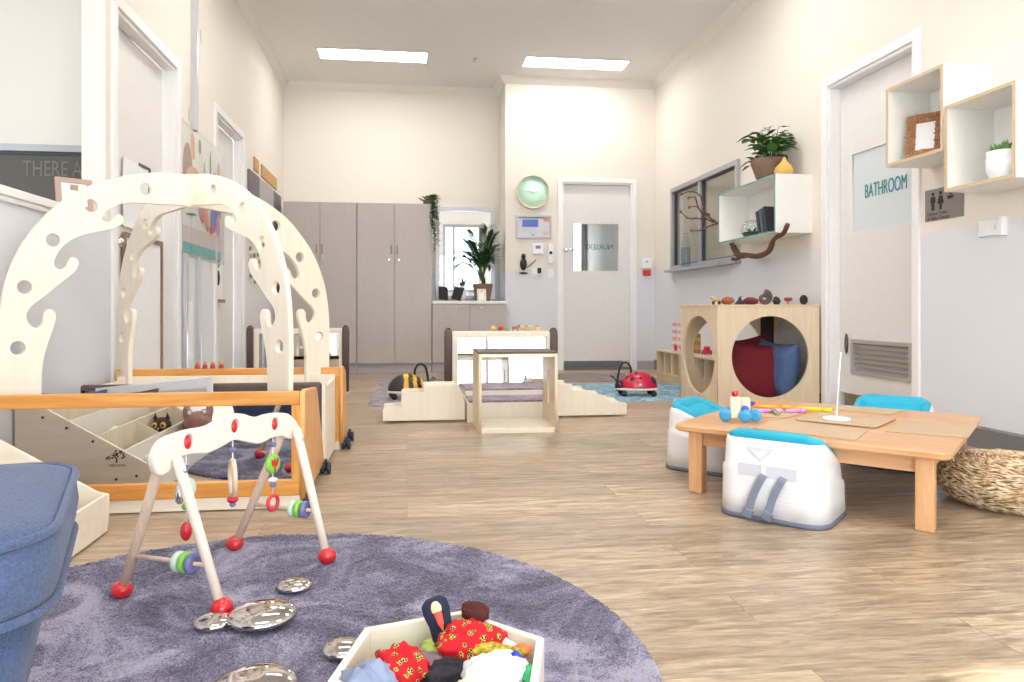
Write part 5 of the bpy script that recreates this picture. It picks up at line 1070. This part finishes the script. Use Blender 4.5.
cushion('cushion','dark navy cushion at the far right behind the blue one in the den cube',.32,.36,.12,(2.655,4.99,.065),(R(-4),0,R(-12)),M_navy,'cushions in the den cube',8)
# curios on the den cube
def stone(name,label,x,y,rad,m,seed,amp=.10,cat='ornament'):
    o=cloth(name,label,(x,y,.7205+rad[2]*.88),rad,m,seed,(0,0,seed),amp,cat); o['group']='natural curios on the den cube'; return o
mk=lambda n,c,v=.3:mat(n,c,.7,var=v,scale=60,bump=.7)
t=thing('wooden_animal','small cream and brown wooden animal at the left end on the den cube','ornament',(2.085,4.62,.7205),0,'natural curios on the den cube')
bm=B(); ell(bm,(.01,0,.032),(.028,.014,.014),16,8); ell(bm,(-.02,0,.044),(.013,.011,.012),12,8); obj('body',bm,mk('cream_carving',(206,170,110)),t)
for a in (-.012,.03): bm=B(); box(bm,a-.006,a+.006,-.01,.01,0,.024); obj('leg',bm,mk('dark_carving',(84,40,30)),t)
stone('carved_wood','orange brown carved log ornament second from the left on the den cube',2.175,4.62,(.052,.03,.028),mk('orange_carving',(160,92,50),.5),2)
t=thing('dark_cone','dark pointed seed pod ornament on the den cube','ornament',(2.262,4.62,.7205),0,'natural curios on the den cube'); bm=B(); lathe(bm,[(.036,0),(.030,.012),(.014,.030),(.006,.05),(0,.054)],(0,0,0),18); obj('cone',bm,mk('dark_stone',(52,46,54)),t); bm=B(); leafq(bm,(.0,0,.045),(.6,0,.5),.04); obj('leaf',bm,M_leaf,t,recalc=False)
stone('red_carving','dark red carved ornament beside the pointed pod on the den cube',2.345,4.63,(.052,.03,.026),mk('red_brown_carving',(112,34,32),.4),3)
t=thing('spiral_shell','large grey spiral shell ornament in the middle of the den cube','ornament',(2.455,4.65,.7205),0,'natural curios on the den cube'); bm=B()
pts=[(math.cos(a)*(.012+.0042*a),-.0,.046+math.sin(a)*(.012+.0042*a)*.92) for a in [k*.35 for k in range(23)]]; tube(bm,pts,[.008+.0007*k for k in range(23)],12); obj('coil',bm,mat('shell_grey',(96,80,78),.6,var=.5,scale=50,bump=.6),t)
stone('grey_stone','small dark jagged stone right of the spiral shell on the den cube',2.535,4.63,(.028,.024,.028),mk('charcoal_stone',(54,48,46),.5),4,.2)
t=thing('wooden_stool','tiny reddish wooden mushroom ornament on the den cube','ornament',(2.62,4.63,.7205),0,'natural curios on the den cube'); bm=B(); lathe(bm,[(.012,0),(.010,.02),(.012,.026)],(0,0,0),12); obj('stem',bm,M_beech,t); bm=B(); lathe(bm,[(.010,.022),(.028,.03),(.026,.048),(.012,.05),(0,.048)],(0,0,0),16); obj('cap',bm,mk('red_wood',(150,72,52)),t)
t=thing('seed_pod','round dark hollow seed pod at the right end on the den cube','ornament',(2.752,4.66,.7205),R(20),'natural curios on the den cube'); bm=B(); tube(bm,[(math.cos(a)*.022,0,.034+math.sin(a)*.022) for a in [2*PI*k/24 for k in range(24)]],.013,12,0,True); obj('ring',bm,mk('pod_brown',(56,40,34)),t); bm=B(); ell(bm,(0,.006,.034),(.02,.008,.02)); obj('core',bm,mk('pod_core',(90,70,58)),t)
# toys on the low shelf
for k,(x,y,la) in enumerate(((2.56,6.58,'left red and white striped post on the low cubby shelf'),(2.565,6.45,'right red and white striped post on the low cubby shelf'))):
    t=thing('striped_post',la,'toy',(x,y,.285)); bm=B()
    for q in range(8): box(bm,-.016,.016,-.016,.016,.034*q,.034*(q+1),q%2)
    obj('post',bm,[mat('candy_white',(236,220,222),.5),mat('candy_red',(222,160,166),.5)],t); bm=B(); ell(bm,(.0,-.03,.035),(.018,.014,.03),14,8); obj('red_figure',bm,M_red,t)
for k,(y,la) in enumerate(((6.29,'left bamboo block tower seen through the den cube side opening'),(6.21,'right bamboo block tower seen through the den cube side opening'))):
    t=thing('block_tower',la,'building blocks',(2.64,y,.285)); 
    for q in range(5): bm=B(); lathe(bm,[(.020,.036*q),(.022,.036*q+.004),(.022,.036*q+.032),(.020,.036*q+.035)],(0,0,0),14); obj('segment',bm,mat('bamboo_%d'%(q%2),((150,112,66),(184,146,92))[q%2],.6),t)
t=thing('wooden_train','red wooden train toy seen through the den cube side opening','toy',(2.64,6.02,.286)); bm=B(); box(bm,-.03,.03,-.045,.045,.012,.04); ell(bm,(0,.02,.055),.022,14,8); ell(bm,(0,-.02,.055),.022,14,8); obj('body',bm,M_red,t,bev=.003)
for a in (-.028,.028):
    for b_ in (-.03,.03): bm=B(); lathe(bm,[(.013,-.004),(.013,.004),(0,.004)],(a,b_,.0135),12,0,Matrix.Rotation(R(90),4,'Y')); obj('wheel',bm,M_black,t)

# ================= LOW TABLE AND WHAT IS ON IT =================
TZ=.257; TA=R(-46); tc=Vector((1.655,2.598)); 
tb=thing('low_table','low square beech table with chunky legs on the right','table',(tc.x,tc.y,0),TA)
e=lambda a,b_,z=0:(tc.x+a*math.cos(TA)-b_*math.sin(TA),tc.y+a*math.sin(TA)+b_*math.cos(TA),z)
bm=B(); loft(bm,[[(x,y,z) for x,y in rrect(-.445+d,.445-d,-.488+d,.488-d,.035,6)] for z,d in ((TZ-.026,.006),(TZ-.020,.0),(TZ-.006,.0),(TZ,.006))],0,False); obj('tabletop',bm,M_beech,tb)
for sx_ in (-1,1):
    for sy_ in (-1,1): bm=B(); x,y=sx_*.372,sy_*.425; box(bm,x-.026,x+.026,y-.026,y+.026,0,TZ-.026); obj('leg',bm,M_beechz,tb,bev=.004)
for s in (-1,1):
    bm=B(); box(bm,-.352,.352,s*.425-.011,s*.425+.011,TZ-.078,TZ-.026); obj('apron',bm,M_beech,tb)
    bm=B(); box(bm,s*.372-.011,s*.372+.011,-.38,.38,TZ-.078,TZ-.026); obj('apron',bm,M_beech,tb)
def kraft(label,pts):
    c=Vector((sum(p[0] for p in pts)/4,sum(p[1] for p in pts)/4)); bm=B(); M=Matrix.Identity(4)
    loc=[(p[0]-c.x,p[1]-c.y) for p in pts]; rnd_=[]
    n=len(loc)
    for i in range(n):
        p=Vector(loc[i]); a=Vector(loc[i-1]); b_=Vector(loc[(i+1)%n]); da=(a-p).normalized()*.02; db=(b_-p).normalized()*.02
        for k in range(5):
            t_=k/4; rnd_.append(tuple((p+da*(1-t_)**2+db*t_**2)))
    plate(bm,rnd_,[],.0022,Matrix.Translation((0,0,.0015))); o=obj('place_mat',bm,M_kraft); o.location=(c.x,c.y,TZ+.0005); return tag(o,label,'place mat','brown card place mats on the low table')
kraft('brown card place mat at the near edge of the low table behind the white seat',[(1.235,2.435),(1.44,2.63),(1.645,2.36),(1.46,2.165)])
k2=kraft('brown card place mat under the round base of the white rod',[(1.49,2.585),(1.70,2.76),(1.90,2.56),(1.68,2.375)]); k2.location.z=TZ+.003
kraft('brown card place mat at the far edge of the low table by the bathroom door',[(1.735,2.93),(1.885,3.03),(2.10,2.79),(1.955,2.67)])
kraft('brown card place mat at the right corner of the low table nearest the basket pouf',[(1.665,2.31),(1.915,2.53),(2.115,2.41),(1.86,2.16)])
kraft('brown card place mat under the coloured pens on the low table',[(1.35,2.72),(1.52,2.88),(1.66,2.78),(1.48,2.64)])
t=thing('paper_roll_stand','thin white upright rod on a round white base on the low table','stand',(1.65,2.565,TZ+.0055)); bm=B(); lathe(bm,[(.052,0),(.053,.005),(.048,.009),(.012,.012),(0,.013)],(0,0,0),36); obj('base',bm,M_white,t)
bm=B(); tube(bm,[(0,0,.010),(.012,.007,.13),(.028,.014,.26)],[.0035,.003,.0025],10); obj('rod',bm,M_white,t)
def pen(label,a,b_,m,z=.012):
    a=Vector((*a,TZ+z)); b_=Vector((*b_,TZ+z)); t=thing('felt_pen',label,'pen',tuple(a),0,'felt pens on the low table',world=True)
    bm=B(); tube(bm,[a,a.lerp(b_,.72)],.008,12); obj('barrel',bm,m,t); bm=B(); tube(bm,[a.lerp(b_,.725),b_.lerp(a,.01),b_],[.009,.009,.006],12); obj('cap',bm,m,t)
mm=lambda n,c: mat(n,c,.35,coat=.2)
pen('purple felt pen lying nearest the wheeled toy',(1.372,2.80),(1.50,2.935),mm('pen_purple',(82,34,190)),.022)
pen('pink felt pen lying in the middle of the low table',(1.42,2.79),(1.54,2.77),mm('pen_pink',(238,160,226)))
pen('second pink felt pen lying right of the first on the card',(1.555,2.765),(1.645,2.77),mm('pen_pink',(238,160,226)))
pen('yellow felt pen lying farthest right on the low table',(1.64,2.84),(1.75,2.75),mm('pen_yellow',(250,220,30)))
pen('orange felt pen lying behind the pink ones on the low table',(1.49,2.91),(1.63,2.855),mm('pen_orange',(250,180,60)))
pen('red felt pen crossing under the purple one on the low table',(1.39,2.86),(1.40,2.71),mm('pen_red',(206,90,70)),.0105)
pen('green tipped felt pen lying across the card on the low table',(1.51,2.80),(1.485,2.70),mm('pen_olive',(150,160,110)),.0125)
t=thing('wheeled_toy','wooden wheeled toy figure with blue wheels and a red nose on the low table','wooden toy',(1.25,2.592,TZ+.002),R(-10))
bm=B(); box(bm,-.020,.020,-.014,.014,.012,.095); obj('front_block',bm,mat('toy_cream',(238,222,196),.5),t,bev=.006)
bm=B(); box(bm,.022,.060,.0,.028,.03,.09); obj('rear_block',bm,mat('toy_cream',(238,222,196),.5),t,bev=.006)
bm=B(); ell(bm,(0,0,.106),.0125,16,10); obj('red_knob',bm,M_red,t)
for x,y in ((-.036,.0),(.030,-.026),(.072,-.012),(-.02,.045)): bm=B(); lathe(bm,[(.010,-.008),(.021,-.008),(.024,-.004),(.024,.004),(.021,.008),(.010,.008)],(x,y,.0245),20,0,Matrix.Rotation(R(-18),4,'Z')@Matrix.Rotation(R(90),4,'X')); obj('wheel',bm,mat('wheel_blue',(60,160,214),.35,coat=.3),t)
bm=B(); box(bm,-.03,.06,-.004,.006,.018,.03); obj('axle_bar',bm,M_beech,t); bm=B(); ell(bm,(.034,-.014,.05),(.014,.012,.012)); obj('blue_bead',bm,mat('bead_blue',(66,96,214),.35),t)

# ================= BABY FLOOR SEATS =================
def make_seat(label,loc,rot):
    t=thing('floor_chair',label,'baby chair',loc,rot,'white baby floor chairs at the low table')
    def zt(y): 
        s=min(1,max(0,(y-.015)/.08)); s=s*s*(3-2*s); return .268-.080*s-.0*y
    def sec(w,yb,yf,f,r=.07,dz=0,hump=0):
        o=[]
        for x,y in rrect(-w/2,w/2,yb,yf,r,7):
            z=zt(y)*f+dz+hump*max(0,1-(x/(w/2))**2)*max(0,min(1,(-y)/.10))
            o.append((x,y,z))
        return o
    bm=loft(B(),[[(x,y,z) for x,y in rrect(-.184,.184,-.168,.165,.075,8)] for z in (.001,.017)]); obj('rubber_base',bm,M_greyp,t)
    bm=loft(B(),[sec(.364,-.164,.160,.05,.075),sec(.361,-.161,.155,.3,.07),sec(.358,-.157,.150,.58,.065),sec(.354,-.155,.145,.63,.06),sec(.341,-.152,.140,.65,.055),sec(.336,-.149,.135,.80,.05),sec(.330,-.146,.128,.95,.045),sec(.322,-.141,.122,1.0,.042),sec(.300,-.130,.112,.99,.04)],top=False); obj('shell',bm,M_white,t)
    bm=loft(B(),[sec(.316,-.137,.120,1.0,.042,.0),sec(.314,-.136,.119,1.0,.042,.006,.026),sec(.300,-.129,.112,1.0,.04,.014,.034),sec(.275,-.115,.10,1.0,.04,.012,.030),sec(.25,-.100,.09,.95,.04,.004,.01),sec(.225,-.085,.08,.70,.04),sec(.20,-.07,.07,.45,.04)]); obj('liner',bm,M_teal,t,label='teal foam liner')
    bm=B(); box(bm,-.018,.018,.02,.06,.11,.20); obj('pommel',bm,M_teal,t,bev=.012)
    # back: straps, label panels, triangle moulding
    for x in (-.045,.02):
        bm=B(); pts=[(x+.03,-.158,.155),(x+.022,-.170,.14),(x+.0,-.178,.09),(x-.012,-.182,.045),(x-.02,-.186,.02)]
        pr=None
        for p in smoothpts(pts,4):
            a=bm.verts.new(p+Vector((-.012,0,.004))); b_=bm.verts.new(p+Vector((.012,0,-.004))); c=bm.verts.new(p+Vector((.012,.002,-.004))); d=bm.verts.new(p+Vector((-.012,.002,.004)))
            if pr:
                for i in range(4): bm.faces.new((pr[i],pr[(i+1)%4],(a,b_,c,d)[(i+1)%4],(a,b_,c,d)[i]))
            pr=(a,b_,c,d)
        s=obj('strap',bm,M_web,t); bm=B(); box(bm,-.017,.017,-.006,.006,-.014,.014,0,Matrix.Translation((x-.016,-.188,.028))@Matrix.Rotation(R(20),4,'Y')); obj('buckle',bm,mat('buckle_grey',(120,130,150),.4),s,bev=.003)
    fb=lambda x,z: frame((x,-.1625+(z-.05)*.05,z),(1,0,.0),(0,.05,1))
    bm=B(); plate(bm,sq(-.04,.04,-.02,.02),[],.002,fb(-.065,.165)); obj('label_panel',bm,mat('label_grey',(212,214,224),.5),t); bm=B(); plate(bm,sq(-.05,.05,-.02,.02),[],.002,fb(.04,.165)); obj('label_panel',bm,MT['label_grey'],t)
    bm=B(); plate(bm,[(-.05,.018),(.05,.018),(.0,-.028)],[[(-.038,.012),(.0,-.018),(.038,.012)]],.002,fb(-.03,.225)); obj('triangle_mark',bm,mat('mark_pale',(226,226,232),.5),t)
    bm=B()
    for k in range(5): box(bm,-.0,.075,-.001,.001,0,.003,0,fb(.0,.12-.014*k)@Matrix.Rotation(R(-90),4,'X')@Matrix.Rotation(R(90),4,'X'))
    obj('printed_lines',bm,mat('mark_pale',(226,226,232),.5),t)
    return t
s1=make_seat('white and teal baby floor chair in front of the low table, back to the viewer',(1.268,2.272,0),R(-46))
s1.scale=(.955,.955,.98)
dup(s1,(1.325,2.975,0),R(-134),'white and teal baby floor chair at the far left side of the low table')
dup(s1,(2.14,2.935,0),R(134),'white and teal baby floor chair behind the low table by the bathroom door')

# ================= STRAW POUF =================
t=thing('woven_pouf','round low pouf woven from pale straw beside the low table at the right edge','pouf',(2.14,2.27,0),0)
PR=.24; prf=[(.03,.0),(.17,.0),(.215,.025),(.238,.065),(.24,.085),(.232,.115),(.205,.145),(.16,.158),(.08,.162),(.0,.162)]
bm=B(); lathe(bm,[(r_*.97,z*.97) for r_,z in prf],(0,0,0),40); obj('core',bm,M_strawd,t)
bm=B(); rnd=random.Random(31)
def pp(s):
    s=s*(len(prf)-2)+.999; i=int(min(s,len(prf)-2)); f=s-i; return prf[i][0]*(1-f)+prf[i+1][0]*f, prf[i][1]*(1-f)+prf[i+1][1]*f
for row in range(38):
    s=(row+.5)/38*.95; rr_,zz=pp(s); nn=int(6+rr_*130)
    for k in range(nn):
        a=2*PI*(k+(row%2)*.5)/nn+rnd.uniform(-.03,.03); L=rnd.uniform(.9,1.5)*2*PI/nn; tl=rnd.uniform(-.007,.007); pts=[]
        for q in range(4):
            u=q/3-.5; r2,z2=rr_,zz; lift=.004*(1-4*u*u); pts.append(((r2+lift)*math.cos(a+u*L),(r2+lift)*math.sin(a+u*L),max(.005,z2+tl*u*2+lift*.4)))
        w=rnd.uniform(.0022,.0042); tube(bm,pts,[w*.5,w,w,w*.4],5)
obj('woven_straw',bm,M_straw,t)
